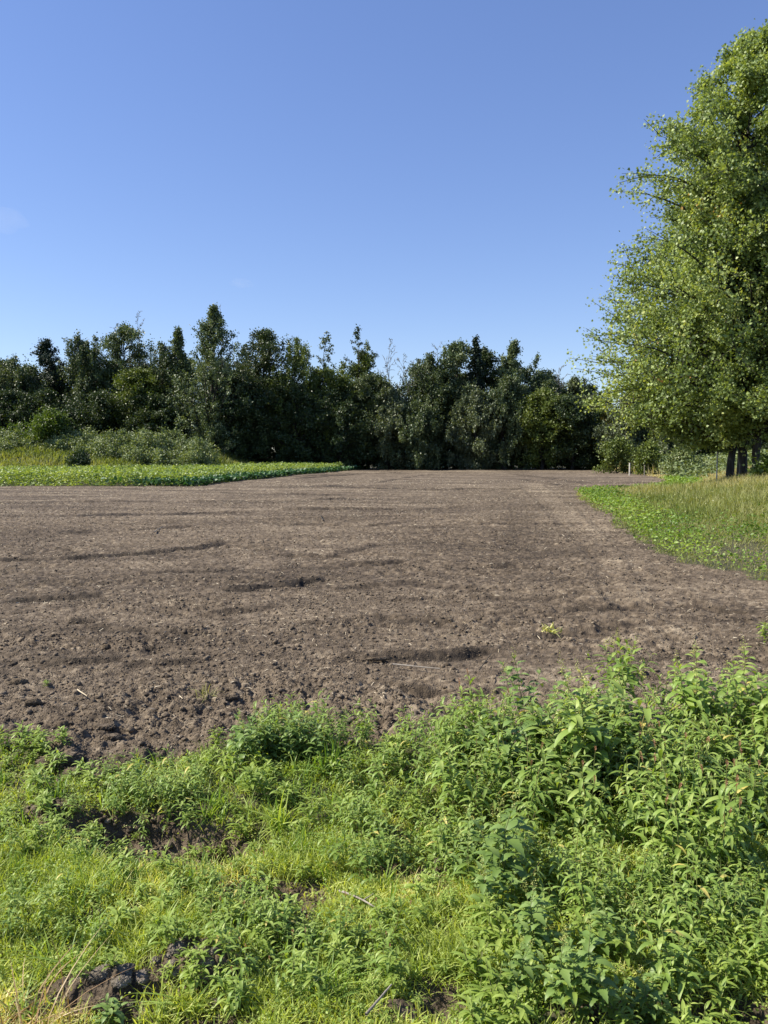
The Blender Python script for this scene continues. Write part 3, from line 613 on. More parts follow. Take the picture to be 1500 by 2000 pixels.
sow('seed', 13, [(600, 1870, 170, 70), (430, 1740, 80, 50)], .34, .5, "flowering smartweed with pink-brown spikes in the bottom centre grass", "flowering smartweed bottom centre", .12)
for k, px, py, s, lab in (('tall', 1152, 1560, 1.08, "tallest weed, topped by yellow buds, rising over the soil"), ('tall', 1258, 1530, .92, "second tallest weed with pale buds, right of the tallest"),
    ('goose', 1165, 1960, .56, "big goosefoot with large toothed leaves at the bottom right"), ('goose', 975, 1740, .78, "bluish goosefoot standing left of the bottom right plants"),
    ('seed', 935, 1480, 1.0, "thin half-bare weed leaning over the soil at centre right"), ('smart', 718, 1445, .62, "spindly smartweed standing against the soil in the middle"),
    ('smart', 668, 1455, .5, "short smartweed left of the spindly one at the soil edge"), ('goose', 1030, 1440, .85, "goosefoot with grey-green top left of the tallest weed"),
    ('broad', 1290, 1880, .36, "broad-leaved weed between goosefoot and right edge plants"), ('smart', 1300, 1440, .85, "smartweed with red stem standing against the soil at right"),
    ('smart', 1405, 1450, .8, "smartweed against the soil close to the right edge"), ('broad', 1150, 1560, .8, "broad dark leaved weed inside the thicket by the tallest weed"),
    ('low', 1492, 1262, 1.3, "lone green weed on the soil at the right edge"), ('low', 92, 1345, .35, "tiny bright sprout on the left soil"), ('low', 215, 1900, .5, "small sprout growing on the bottom left earth heap"),
    ('low', 390, 1890, .55, "small upright sprout beside the right bottom heap"), ('broad', 210, 1965, .3, "broad leaf sprout under the bottom left heap")):
    x, y = ground(px, py); plant(k, x, y, s, lab, tilt=.05)
def tuft(px, py, n, h, label, mat=M_GRASS, spread=.02, wide=.006, tint=(.3, .9), name="grass_tuft", cat="grass tuft", tilt=.3):
    x, y = ground(px, py); g = Geo(); xx = rng.normal(size=n) * spread; yy = rng.normal(size=n) * spread
    blades(g, rng, xx, yy, np.zeros(n), rng.uniform(.5, 1, n) * h, rng.uniform(.7, 1.2, n) * wide, curves=(.3, .8, 1.2), seg=6, tilt=tilt, tint=rng.uniform(*tint, n))
    o = g.build(name, mat); o.location = (x, y, Hs(x, y) - .004); tag(o, label, cat, "single grass tufts")
tuft(408, 1362, 26, .13, "pale yellow grass tuft alone on the near soil", M_MEADOW, .03, .005, (.5, .9))
tuft(550, 1590, 34, .24, "tall yellow-green grass tuft in the middle of the bank", M_GRASS, .02, .007, (.8, 1))
tuft(640, 1510, 40, .26, "dark arching grass tuft behind the yellow-green tuft", M_GRASS, .03, .008, (.1, .5))
tuft(430, 1560, 30, .18, "grass tuft right of the dark hollow", M_GRASS, .03, .006)
tuft(330, 1800, 30, .14, "grass tuft left of the right bottom heap", M_GRASS, .03, .006)
tuft(1072, 1236, 30, .12, "wilted pale yellow weed lying on the soil", M_BUD, .04, .012, (.3, 1), "wilted_weed", "weed", .9)
tuft(60, 1985, 60, .30, "reddish dry grass stems at the bottom left corner", M_DOCK, .07, .004, (.2, 1), "dry_grass_tuft", "grass tuft", .25)
tuft(262, 1690, 24, .12, "reddish dry sprigs in grass at left centre", M_DOCK, .03, .004, (0, .6), "dry_grass_tuft", "grass tuft", .4)

# ------------------------------------------------------------------ crop strip at the left
rng = np.random.default_rng(41)
def in_region(r, n, poly):
    P = np.array(poly); lo, hi = P.min(0), P.max(0); x = r.uniform(max(lo[0], -48), hi[0], n); y = r.uniform(lo[1], hi[1], n)
    m = inpoly(x, y, poly); return x[m], y[m]
x, y = in_region(rng, 400000, CROP)
edge = np.zeros_like(x) + 99
E = CROP[:6]
edge, _ = pl_dist(x, y, E); edge = np.abs(edge)
_, py_ = proj(x, y, 0); pxx, _ = proj(x, y, 0)
band = sm(2.2, .5, edge - 1.2 * (fbm(x * .5, y * .5, 91) - .5)) * sm(150, 450, pxx)
k = rng.random(len(x)) < band * .9
keep = rng.random(len(x)) < np.where(edge < 6, 1, .45)
def leafstuff(g, r, x, y, z0, h, s, tint, flat=.7):
    n = len(x); zz = z0 + h * r.random(n) ** .6
    d = r.normal(size=(n, 3)); d[:, 2] = np.abs(d[:, 2]) * .4; nn = r.normal(size=(n, 3)) * flat + np.array([0, 0, 1.])
    g.inst(tvl, [tfl], np.stack([x, y, zz], -1), frames(d, nn) * s[:, None, None], tint)
rowv = .5 + .5 * np.cos(y * 6.283 / .55)
m = k & keep; g = Geo(); leafstuff(g, rng, x[m], y[m], H(x[m], y[m]), .38 * (.6 + .6 * fbm(x[m] * 1.5, y[m] * 1.5, 92)), rng.uniform(.14, .28, m.sum()), rng.random(m.sum()) * .9)
tag(g.build("beet_row_crop", M_CROPB), "dark blue-green broad-leaved crop rows along the front edge of the strip", "crop", kind="stuff")
m = ~k & keep; g = Geo(); hh = (.42 + .6 * fbm(x[m] * 1.1, y[m] * 1.1, 93)) * sm(-.1, .8, edge[m])
leafstuff(g, rng, x[m], y[m], H(x[m], y[m]), hh, rng.uniform(.08, .18, m.sum()), np.clip(.08 + .5 * fbm(x[m] * .9, y[m] * .9, 94) + .4 * rng.random(m.sum()), 0, 1), .9)
tag(g.build("leafy_green_crop", M_CROP), "bright yellow-green leafy crop strip at the left behind the soil", "crop", kind="stuff")

# ------------------------------------------------------------------ meadow at the right, bank at the left
def meadow(name, pts, h, wd, tint, label, mat=M_MEADOW, curves=(.2, .5, .9), seg=3, tilt=.3):
    g = Geo(); x, y = pts; blades(g, rng, x, y, H(x, y) - .02, h, wd, curves, seg, tilt, np.clip(tint, 0, 1)); tag(g.build(name, mat), label, "grass", kind="stuff")
x, y = scatter_polar(rng, 1000000, 7, 75, amax=.74, p=.55)
px, py = proj(x, y, 0)
right = (x > 2.5) & ~field_mask(x, y) & (y > 6) & (x > .02 * y)
x, y, px, py = x[right], y[right], px[right], py[right]
path = blob(px, py, [(1480, 1085, 90, 28, 1)])
m = rng.random(len(x)) < (1 - .25 * path); x, y, px, py, path = x[m], y[m], px[m], py[m], path[m]
ed = np.abs(pl_dist(x, y, FIELD)[0]); gm = sm(.9, 0, ed / (.12 * y)) 
hh = (.12 + .42 * sm(.5, 4, ed) * sm(9, 30, y)) * (.55 + .9 * fbm(x * .6, y * .6, 101)) * rng.uniform(.6, 1.2, len(x)) * (1 - .4 * path)
green = blob(px, py, [(1250, 975, 130, 16, 1), (1330, 1000, 120, 20, .6)])
beige = sm(1015, 945, py) * .42 + .08 + .35 * (fbm(x * .35, y * .35, 102) - .5) + path * .25
tint = .34 + .25 * (rng.random(len(x)) - .5) + beige - .25 * green + .35 * (fbm(x * 1.3, y * 1.3, 103) - .5)
meadow("meadow_grass", (x, y), hh, (.003 + .0006 * y) * rng.uniform(.4, 1.2, len(x)), tint, "tall mixed green and straw-coloured meadow grass right of the field")
# yellow-green weedy fringe along the field edge on the right
x, y = scatter_polar(rng, 300000, 7, 60, amax=.60, p=.7); px, py = proj(x, y, 0)
ed = np.abs(pl_dist(x, y, FIELD)[0]); okx = (x > 2.5) & ~field_mask(x, y) & (px < 1620)
fr = sm(1.0, .2, ed / (.55 + .06 * y)) + .9 * blob(px, py, [(1320, 1040, 60, 22, .8), (1460, 1050, 70, 22, 1)])
m = okx & (rng.random(len(x)) < fr * .8); x, y, px, py = x[m], y[m], px[m], py[m]; n = len(x)
g = Geo(); yell = blob(px, py, [(1340, 1085, 110, 22, .25), (1250, 1015, 60, 22, .2)]); blue = blob(px, py, [(1330, 1040, 70, 22, .35), (1460, 1045, 70, 25, .4), (1250, 968, 100, 10, .4)])
leafstuff(g, rng, x, y, H(x, y), (.10 + .22 * fbm(x * 2, y * 2, 105)), rng.uniform(.018, .04, n) * (1 + .05 * y), np.clip(.5 + .3 * (rng.random(n) - .5) + yell - blue, 0, 1), .8)
tag(g.build("field_edge_weeds", M_FRESH), "low bright green leafy weeds fringing the soil at the right", "ground cover", kind="stuff")
# small pale flowers in the meadow
x, y = scatter_polar(rng, 60000, 10, 40, amax=.56, p=1); px, py = proj(x, y, .3)
m = rng.random(len(x)) < 0.08 * blob(px, py, [(1345, 975, 60, 16, 1), (1350, 1005, 60, 12, .8)]); x, y = x[m], y[m]; n = len(x)
g = Geo(); g.inst(tvl - [.5, 0, 0], [tfl], np.stack([x, y, H(x, y) + rng.uniform(.25, .4, n)], -1), frames(rng.normal(size=(n, 3)), rng.normal(size=(n, 3)) * .5 + [0, -.5, 1]) * .035, rng.random(n))
if n: tag(g.build("meadow_flowers", M_FLOWER), "tiny pale flowers dotted through the right meadow grass", "flowers", kind="stuff")
# taller weeds and brambles behind the meadow
x = rng.uniform(14, 60, 90000); y = rng.uniform(48, 88, 90000); px, py = proj(x, y, 0)
m = (px > 1165) & (px < 1800) & ~field_mask(x, y) & (np.abs(pl_dist(x, y, FIELD)[0]) > .8) & (rng.random(len(x)) < sm(50, 58, y)); x, y = x[m], y[m]; n = len(x)
g = Geo(); leafstuff(g, rng, x, y, H(x, y), (.5 + 1.3 * fbm(x * .35, y * .35, 107) ** 1.3) * sm(50, 62, y) + .3, rng.uniform(.14, .28, n), np.clip(.2 + .35 * fbm(x * .4, y * .4, 108) + .25 * rng.random(n), 0, 1), .9)
tag(g.build("tall_scrub_weeds", LM['bramble']), "tall tangled scrub weeds behind the meadow at the right", "undergrowth", kind="stuff")
x = rng.uniform(14, 60, 60000); y = rng.uniform(44, 86, 60000); px, py = proj(x, y, 0)
dn = blob(px, py, [(1250, 918, 60, 9, 1), (1200, 915, 30, 5, .8), (1400, 910, 200, 14, .45)])
m = ~field_mask(x, y) & (rng.random(len(x)) < dn); x, y = x[m], y[m]; n = len(x)
meadow("seeding_grass", (x, y), rng.uniform(.7, 1.5, n) * .9, rng.uniform(.03, .07, n), .8 + .2 * rng.random(n), "tall beige seeding grass at the far right edge of the soil", tilt=.15)
# left bank
x = rng.uniform(-62, -6, 150000); y = rng.uniform(58, 100, 150000)
bank = ~inpoly(x, y, CROP) & ~field_mask(x, y) & (y > np.interp(x, [-70, -22, -12, -3], [58, 67, 91, 98])); x, y = x[bank], y[bank]; n = len(x)
meadow("bank_grass", (x, y), (.45 + .6 * fbm(x * .4, y * .4, 111)) * rng.uniform(.6, 1.2, n), rng.uniform(.05, .11, n), .16 + .55 * fbm(x * .25, y * .5, 112) + .25 * (rng.random(n) - .5) - .08, "rough olive and beige grass on the bank behind the crop", tilt=.22)
# strip of grass in front of the far trees
x = rng.uniform(-30, 32, 26000); y = rng.uniform(96.3, 101, 26000); n = len(x)
m = ~field_mask(x, y); x, y = x[m], y[m]; n = len(x)
meadow("verge_grass", (x, y), rng.uniform(.2, .7, n) * (.6 + .8 * fbm(x * .5, y * .5, 113)), rng.uniform(.03, .07, n), .25 * rng.random(n) + .2 * fbm(x * .3, y * .3, 114), "low dark grass strip in front of the far tree line", M_GRASS)

# ------------------------------------------------------------------ trees
def bez(a, b, c, n):
    t = np.linspace(0, 1, n)[:, None]; return (1 - t) ** 2 * a + 2 * t * (1 - t) * b + t * t * c
T_DIA = np.array([(0, 0, 0), (.45, .34, .07), (1, 0, 0), (.45, -.34, .07)]); F_DIA = np.array([(0, 1, 2), (0, 2, 3)])
T_MAP = np.array([(0, 0, 0), (.12, .5, .05), (.42, .28, 0), (.55, .62, .02), (.62, .22, -.04), (1, 0, -.12), (.62, -.22, -.04), (.55, -.62, .02), (.42, -.28, 0), (.12, -.5, .05)])
F_MAP = [np.array([(0, 1, 2), (2, 3, 4), (4, 5, 6), (6, 7, 8), (8, 9, 0)]), np.array([(0, 2, 4, 6), (0, 6, 8, 8)])[:1]]
F_MAP = [np.array([(0, 1, 2), (2, 3, 4), (4, 5, 6), (6, 7, 8), (8, 9, 0), (0, 2, 8), (2, 4, 8), (4, 6, 8)])]
def grow(r, h, env, z0=.12, nb=50, rise=.5, sag=0., sub=6, lp=26, ls=.22, spread=.28, hang=0., trunk_r=.16, lean=(0, 0), sector=None, tpl=(T_DIA, [F_DIA]), inner=.45, zpow=.8, bark_twigs=False, wisps=0, tw=1.0, limb_lo=.35, tintvar=.35):
    """trunk + limbs (first mesh) and leaf cloud along the twigs (second mesh). env(t) crown radius at height fraction t."""
    gt, gl = Geo(), Geo(); n = 12; s = np.linspace(0, 1, n)
    wob = np.cumsum(r.normal(size=(n, 2)), 0) * .012 * h; wob -= wob[0]
    tr = np.stack([lean[0] * s ** 1.3 + wob[:, 0], lean[1] * s ** 1.3 + wob[:, 1], s * h * .96 - .15], -1)
    fl = 1 + .3 * np.exp(-s * 30)
    tube(gt, tr, trunk_r * fl * (1 - s) ** .8 + .012, 10, .5)
    P, D, TI = [], [], []
    for b in range(nb):
        t = z0 + (1 - z0) * ((b + r.random()) / nb) ** zpow; az = r.random() * 6.283 if sector is None else r.uniform(*sector)
        rad = env(t) * (r.uniform(.55, 1.05) if r.random() > inner else r.uniform(.2, .6)); zt = t * h
        wisp = r.random() < wisps
        if wisp: rad = env(t) * r.uniform(1.02, 1.14)
        tz = np.clip(zt - rad * rise, h * z0 * limb_lo, h * .93); a = np.array([np.interp(tz, tr[:, 2], tr[:, c]) for c in range(3)])
        ctr = np.array([np.interp(zt, tr[:, 2], tr[:, 0]), np.interp(zt, tr[:, 2], tr[:, 1])])
        c = np.array([ctr[0] + rad * math.cos(az), ctr[1] + rad * math.sin(az), zt]); L = np.linalg.norm(c - a) + .01
        mid = (a + c) / 2 + np.array([0, 0, (.18 if rise > 0 else .05) * L + sag * L]) + r.normal(size=3) * .05 * L
        br = bez(a, mid, c, 7); tube(gt, br, np.linspace(max(.012, .018 * L), .006, 7), 5, .5)
        bt = float(np.clip(.5 + tintvar * (r.random() - .5), 0, 1))
        for k in range(max(3, sub // 2) if wisp else sub):
            u = r.uniform(.35, 1.0) if k else 1.0; q = np.array([np.interp(u, np.linspace(0, 1, 7), br[:, j]) for j in range(3)])
            dv = unit((c - a) * np.array([1, 1, .6]) / L + r.normal(size=3) * .75 + np.array([0, 0, .25 * rise])); tl = L * .22 * r.uniform(.6, 1.3) + spread * .6
            e = q + dv * tl
            if bark_twigs: tube(gt, bez(q, (q + e) / 2 + r.normal(size=3) * .05, e, 4), np.linspace(.010, .004, 4) * tw, 4, .5)
            m_ = r.poisson(lp); v = r.random(m_) ** .8
            p = q + (e - q) * v[:, None] + r.normal(size=(m_, 3)) * spread * (.4 + .6 * v[:, None])
            P.append(p); D.append(np.tile(dv, (m_, 1)) * .6 + r.normal(size=(m_, 3))); TI.append(bt + .5 * (r.random(m_) - .5))
            if hang:
                for w_ in range(3):
                    m2 = r.poisson(lp * .9); v = r.random(m2); HL = hang * r.uniform(.4, 1.1); o = q + (e - q) * r.random() + r.normal(size=3) * .12
                    p = o + np.stack([.12 * np.sin(v * 3 + w_) * dv[0], .12 * np.sin(v * 3) * dv[1], -v * HL], -1) + r.normal(size=(m2, 3)) * [.08, .08, .1]
                    P.append(p); D.append(np.array([0, 0, -1.]) + r.normal(size=(m2, 3)) * .45); TI.append(bt + .45 * (r.random(m2) - .5))
    if P:
        P = np.concatenate(P); D = np.concatenate(D); TI = np.concatenate(TI); ok = P[:, 2] > .1; P, D, TI = P[ok], D[ok], TI[ok]; n = len(P)
        nn = r.normal(size=(n, 3)) + np.array([0, 0, .35]); gl.inst(tpl[0], tpl[1], P, frames(D, nn) * (ls * r.uniform(.6, 1.3, n))[:, None, None], np.clip(TI, 0, 1))
    return gt, gl
def envf(pts):
    a = np.array(pts, float); return lambda t: float(np.interp(t, a[:, 0], a[:, 1]))
KINDS = {
 'round': dict(nb=70, sub=9, lp=26, ls=.22, spread=.25, rise=.45, env=[(0, .6), (.3, .95), (.6, 1), (.8, .92), (.93, .62), (1, .2)]),
 'column': dict(nb=60, sub=8, lp=26, ls=.21, spread=.24, rise=.9, env=[(0, .6), (.2, 1), (.5, .95), (.8, .75), (.95, .38), (1, .05)]),
 'birch': dict(nb=44, sub=4, lp=14, ls=.20, spread=.2, rise=.9, hang=1.7, env=[(0, .5), (.2, .95), (.5, 1), (.8, .82), (.93, .5), (1, .1)]),
 'poplar': dict(nb=74, sub=8, lp=26, ls=.21, spread=.18, rise=1.6, env=[(0, .5), (.2, 1), (.5, .95), (.7, .6), (.88, .33), (1, .05)]),
 'sparse': dict(tw=2.4, nb=34, sub=4, lp=9, ls=.22, spread=.14, rise=.5, bark_twigs=True, trunk_r=.10, env=[(0, .7), (.3, 1), (.6, .85), (.85, .5), (1, .08)]),
 'bare': dict(tw=3.2, nb=30, sub=4, lp=0.8, ls=.16, spread=.1, rise=1.2, bark_twigs=True, trunk_r=.08, env=[(0, .3), (.5, .8), (.8, .9), (1, .3)]),
 'spruce': dict(nb=90, sub=5, lp=17, ls=.22, spread=.11, rise=-.12, zpow=1.0, inner=.15, trunk_r=.14, env=[(0, 1), (.15, 1), (.5, .68), (.8, .3), (1, .03)]),
 'willow': dict(nb=60, sub=6, lp=20, ls=.22, spread=.28, rise=.6, hang=1.0, env=[(0, .8), (.3, 1), (.6, .9), (.85, .6), (1, .15)]),
 'shrub': dict(nb=46, sub=7, lp=28, ls=.19, spread=.26, rise=.7, z0=.04, trunk_r=.05, env=[(0, .9), (.3, 1), (.6, .9), (.85, .6), (1, .15)]),
}
seedc = [1000]
def tree(name, px, top, base_w, kind, mat, Y, label, cat="tree", group=None, bark=None, base=None, density=1.0, **kw):
    """a tree whose trunk stands at depth Y under photo column px, top at photo row `top`, crown base_w photo pixels wide"""
    seedc[0] += 1; r = np.random.default_rng(seedc[0]); k = dict(KINDS[kind]); k.update(kw)
    x, zt = at(px, top, Y); gz = Hs(x, Y) if base is None else base; h = zt - gz; cr = base_w / 2 / F * Y * k.pop('wide', 1.38)
    pts = k.pop('env'); env = envf([(a, b * cr) for a, b in pts]); k.setdefault('z0', .05)
    k['nb'] = int(k['nb'] * density * np.clip((h * cr / 14) ** .5, .5, 1.7)); k.setdefault('trunk_r', .1 + .012 * h)
    gt, gl = grow(r, h, env, **k); root = empty(name, (x, Y, gz)); tag(root, label, cat, group)
    gt.build("trunk" if kind not in ('shrub',) else "stems", bark or M_BARKD, root)
    if gl.n: gl.build("crown" if kind not in ('shrub',) else "foliage", LM[mat] if isinstance(mat, str) else mat, root)
    return root
TL = "trees of the far tree line"
for a in (
 ("birch_tree", 20, 700, 120, 'birch', 'birch', 97, "dark weeping birch at the far left end of the tree line"),
 ("birch_tree", 62, 722, 90, 'birch', 'dark', 99, "short dark birch between the far left birch and the flat-topped conifer"),
 ("conifer_tree", 102, 668, 62, 'column', 'spruce', 100, "dark blunt-topped conifer near the left end"),
 ("birch_tree", 145, 652, 62, 'birch', 'birch', 98, "slender weeping birch just right of the blunt conifer"),
 ("birch_tree", 182, 668, 70, 'birch', 'birch', 100, "weeping birch left of the tall airy alder"),
 ("alder_tree", 238, 640, 105, 'round', 'poplar', 99, "tall airy grey-green alder, highest of the left group"),
 ("dead_tree", 228, 626, 40, 'bare', 'birch', 101, "bare twig top poking out of the airy alder"),
 ("dead_tree", 276, 610, 52, 'bare', 'birch', 101.5, "bare thin treetop right of the airy alder"),
 ("maple_tree", 268, 725, 90, 'round', 'olive', 95, "yellow-olive round tree low in front of the airy alder"),
 ("birch_tree", 316, 672, 70, 'birch', 'birch', 97, "pale pointed birch left of the tall poplar"),
 ("poplar_tree", 352, 642, 46, 'poplar', 'poplar', 95, "narrow poplar spire left of the tallest poplar"),
 ("poplar_tree", 408, 606, 118, 'poplar', 'poplar', 93, "tallest poplar with silvery leaves and spiky top"),
 ("dead_tree", 446, 600, 20, 'bare', 'birch', 94, "single bare curved twig beside the tallest poplar top"),
 ("oak_tree", 502, 650, 120, 'round', 'dark', 97, "broad round dark tree right of the tallest poplar"),
 ("birch_tree", 566, 666, 90, 'birch', 'olive', 96, "rounded drooping tree right of the broad dark tree"),
 ("larch_tree", 628, 650, 62, 'sparse', 'birch', 99, "see-through spindly larch standing above the dip left of centre"),
 ("alder_tree", 640, 722, 120, 'round', 'olive', 97, "low round tree under the spindly larch"),
 ("spruce_tree", 700, 640, 58, 'sparse', 'dark', 98, "thin ragged spire tree left of centre"),
 ("alder_tree", 704, 690, 90, 'column', 'olive', 97.5, "dense column tree under the thin ragged spire"),
 ("birch_tree", 740, 668, 56, 'sparse', 'poplar', 99, "open branched birch right of the ragged spire"),
 ("alder_tree", 745, 738, 90, 'round', 'birch', 96, "grey-green round tree under the open birch"),
 ("dead_tree", 788, 692, 60, 'bare', 'birch', 99, "nearly bare forked tree in the central gap"),
 ("birch_tree", 832, 692, 80, 'birch', 'birch', 97, "weeping birch right of the bare forked tree"),
 ("dead_tree", 848, 666, 40, 'bare', 'birch', 100, "fine bare twig crown above the weeping birch"),
 ("maple_tree", 890, 672, 74, 'round', 'poplar', 98, "leafy maple left of the dark spruce"),
 ("spruce_tree", 926, 660, 58, 'spruce', 'spruce', 97, "dark pointed spruce right of the middle"),
 ("maple_tree", 948, 684, 56, 'round', 'dark', 99, "small dark maple tight against the right of the spruce"),
 ("poplar_tree", 1002, 668, 74, 'poplar', 'poplar', 97, "glossy leaved poplar with tufted top right of the spruce"),
 ("dead_tree", 968, 712, 22, 'bare', 'birch', 100, "thin grey bare stem in the gap beside the spruce"),
 ("alder_tree", 1052, 738, 60, 'round', 'birch', 98, "low leafy tree between poplar and the dead snag"),
 ("dead_tree", 1088, 712, 46, 'bare', 'dark', 97, "forked dead snag with ivy base on the right"),
 ("birch_tree", 1122, 742, 70, 'column', 'willow', 97, "pale feathery tree right of the forked snag"),
 ("alder_tree", 1158, 780, 60, 'round', 'olive', 95, "last tree of the line before the gap at right"),
 ("hawthorn_tree", 1176, 812, 30, 'round', 'yellow', 94, "small yellowing tree at the right end of the line"),
 ("birch_tree", 30, 696, 34, 'sparse', 'birch', 99, "ragged thin treetop at the far left end"),
 ("birch_tree", 172, 655, 34, 'sparse', 'birch', 99, "ragged thin treetop between the two left birches"),
 ("birch_tree", 334, 668, 30, 'sparse', 'poplar', 98, "thin open treetop left of the poplar spire"),
 ("birch_tree", 470, 672, 44, 'sparse', 'birch', 99, "open ragged treetop right of the tallest poplar"),
 ("oak_tree", 524, 646, 60, 'sparse', 'olive', 98, "twiggy crown topping the broad dark tree"),
 ("birch_tree", 596, 690, 40, 'sparse', 'birch', 99, "ragged treetop left of the spindly larch"),
 ("birch_tree", 668, 706, 44, 'sparse', 'olive', 98, "small open treetop right of the spindly larch"),
 ("dead_tree", 756, 660, 44, 'bare', 'birch', 100, "fine bare treetop right of the open birch"),
 ("birch_tree", 812, 700, 40, 'sparse', 'birch', 99, "thin treetop left of the weeping birch"),
 ("maple_tree", 868, 676, 40, 'sparse', 'poplar', 98, "open maple top right of the fine bare crown"),
 ("birch_tree", 1030, 690, 40, 'sparse', 'poplar', 98, "open treetop right of the tufted poplar"),
 ("birch_tree", 1136, 738, 36, 'sparse', 'willow', 97, "thin pale treetop right of the feathery tree"),
 ("willow_tree", 755, 752, 90, 'willow', 'willow', 94, "grey-green willow at centre behind the dark dome bush"),
 ("willow_tree", 818, 790, 110, 'willow', 'birch', 93, "dark dome-shaped willow bush at the centre"),
 ("willow_tree", 926, 766, 84, 'willow', 'willow', 93, "lighter weeping willow below the spruce"),
 ("willow_tree", 986, 740, 88, 'willow', 'birch', 94, "tall drooping willow right of the lighter one"),
 ("alder_tree", 1060, 764, 90, 'round', 'olive', 93, "olive round alder under the forked snag"),
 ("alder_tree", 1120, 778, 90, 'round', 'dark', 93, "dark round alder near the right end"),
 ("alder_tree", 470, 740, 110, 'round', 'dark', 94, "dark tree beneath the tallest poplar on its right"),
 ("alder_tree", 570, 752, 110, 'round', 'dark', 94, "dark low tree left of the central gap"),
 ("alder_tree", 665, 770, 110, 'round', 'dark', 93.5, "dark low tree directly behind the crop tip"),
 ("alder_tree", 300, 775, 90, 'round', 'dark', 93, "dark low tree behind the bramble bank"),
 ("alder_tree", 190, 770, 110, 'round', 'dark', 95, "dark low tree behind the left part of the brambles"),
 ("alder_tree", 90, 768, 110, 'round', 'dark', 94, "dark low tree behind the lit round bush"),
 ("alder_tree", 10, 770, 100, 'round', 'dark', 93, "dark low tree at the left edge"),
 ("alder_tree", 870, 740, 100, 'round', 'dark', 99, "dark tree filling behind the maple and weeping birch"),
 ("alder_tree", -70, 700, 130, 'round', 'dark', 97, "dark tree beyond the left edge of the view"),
 ("willow_tree", 1232, 772, 90, 'willow', 'willow', 88, "grey-green willow seen under the big maple's left branches"),
 ("alder_tree", 1290, 745, 110, 'round', 'dark', 96, "dark tree behind the lower branches of the big maple"),
 ("alder_tree", 1380, 735, 120, 'round', 'dark', 97, "dark tree behind the pole under the big maple"),
 ("alder_tree", 1470, 730, 120, 'round', 'dark', 96, "dark tree behind the maple trunks"),
 ("willow_tree", 1318, 800, 70, 'willow', 'willow', 84, "small willow left of the pole under the maple"),
 ("alder_tree", 1560, 700, 140, 'round', 'dark', 97, "dark tree beyond the right edge of the view"),
): tree(a[0], a[1], a[2], a[3], a[4], a[5], a[6], a[7], "tree", TL, M_TWIG if a[4] == 'bare' else None)
r0 = np.random.default_rng(3)
for i, px in enumerate(range(-90, 1200, 50)):
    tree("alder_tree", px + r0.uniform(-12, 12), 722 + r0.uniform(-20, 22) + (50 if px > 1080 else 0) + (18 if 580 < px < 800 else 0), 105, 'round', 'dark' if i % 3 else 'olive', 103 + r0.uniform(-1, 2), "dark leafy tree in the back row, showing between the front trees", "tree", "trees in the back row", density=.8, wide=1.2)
for px in range(1250, 1640, 65):
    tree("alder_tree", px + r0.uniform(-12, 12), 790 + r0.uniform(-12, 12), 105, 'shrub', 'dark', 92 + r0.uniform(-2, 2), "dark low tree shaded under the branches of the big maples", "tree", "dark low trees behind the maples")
# understorey along the foot of the trees
for i, (px, top, wd, mt, Y, lab) in enumerate((
 (420, 830, 90, 'poplar', 92, "silvery shrub under the tallest poplar"), (500, 845, 100, 'dark', 95, "dark shrub behind the crop strip left"), (590, 850, 110, 'dark', 96, "dark shrub behind the crop strip middle"),
 (690, 852, 100, 'dark', 96, "dark shrub behind the tip of the crop strip"), (770, 850, 90, 'dark', 96.5, "dark shrub left of the pale-leaved sapling"), (808, 858, 34, 'willow', 95.3, "pale-leaved sapling at the foot of the dome willow"),
 (870, 850, 100, 'dark', 96.5, "dark shrub right of the pale-leaved sapling"), (952, 850, 70, 'willow', 95.5, "drooping willow shrub at the field end"), (1030, 855, 90, 'dark', 96.5, "dark shrub in shade near the right end of the line"),
 (1068, 862, 44, 'birch', 95.2, "grey-green shrub jutting from the shade at right"), (1120, 848, 80, 'dark', 96, "dark shrub at the right corner of the field"), (1165, 840, 70, 'dark', 95.5, "last dark shrub before the right scrub"),
 (1170, 900, 40, 'bush', 93, "small bright shrub at the far right field corner"), (1120, 905, 16, 'bush', 94.5, "tiny green bush at the far soil edge"), (340, 840, 80, 'dark', 93, "dark shrub left of the silvery shrub"))):
    tree("shrub", px, top, wd, 'shrub', mt, Y, lab, "shrub", "shrubs at the foot of the tree line")
# left bank: lit round bush, bramble thicket
tree("round_bush", 92, 806, 84, 'shrub', 'bush', 79, "round bush with bright top and dark front on the bank", "bush", density=1.6)
tree("round_bush", 40, 832, 70, 'shrub', 'bush', 82, "low leafy bush left of the round bush on the bank", "bush")
g = Geo(); gt = Geo(); r = np.random.default_rng(77)
for px in np.arange(-40, 405, 11):
    Y = 80 - .012 * (px - 120) + r.normal() * 1.2; x0, zt = at(px, 848 + 8 * r.normal() * .6 + (10 if px > 360 else 0) + .12 * max(0, px - 380), Y); x0 += r.normal() * .3
    yy = Y + 2.5 * 0; 
    for q in range(3):
        Yq = Y - 1.3 * q + r.normal() * .4; gz = Hs(x0, Yq); hh = (zt - Hs(x0, Y)) * (1 - .2 * q)
        if hh < .3: continue
        a_, b_ = grow(r, max(.6, hh), envf([(0, 1.15), (.5, 1.2), (.85, .8), (1, .2)]), z0=.02, nb=13, sub=5, lp=15, ls=.17, spread=.22, rise=.6, trunk_r=.02)
        off = np.array([x0, Yq, gz], np.float32)
        for s_, d_ in ((a_, gt), (b_, g)):
            for v, t in zip(s_.v, s_.t): pass
            V = np.concatenate(s_.v) + off; T_ = np.concatenate(s_.t); d_.add(V, [np.concatenate(s_.f[k_]) for k_ in (3, 4) if s_.f[k_]], T_)
root = empty("bramble_thicket", (*[float(v) for v in (at(270, 850, 80)[0], 80)], 2.2)); tag(root, "long pale green flowering bramble thicket on the left bank", "bramble thicket")
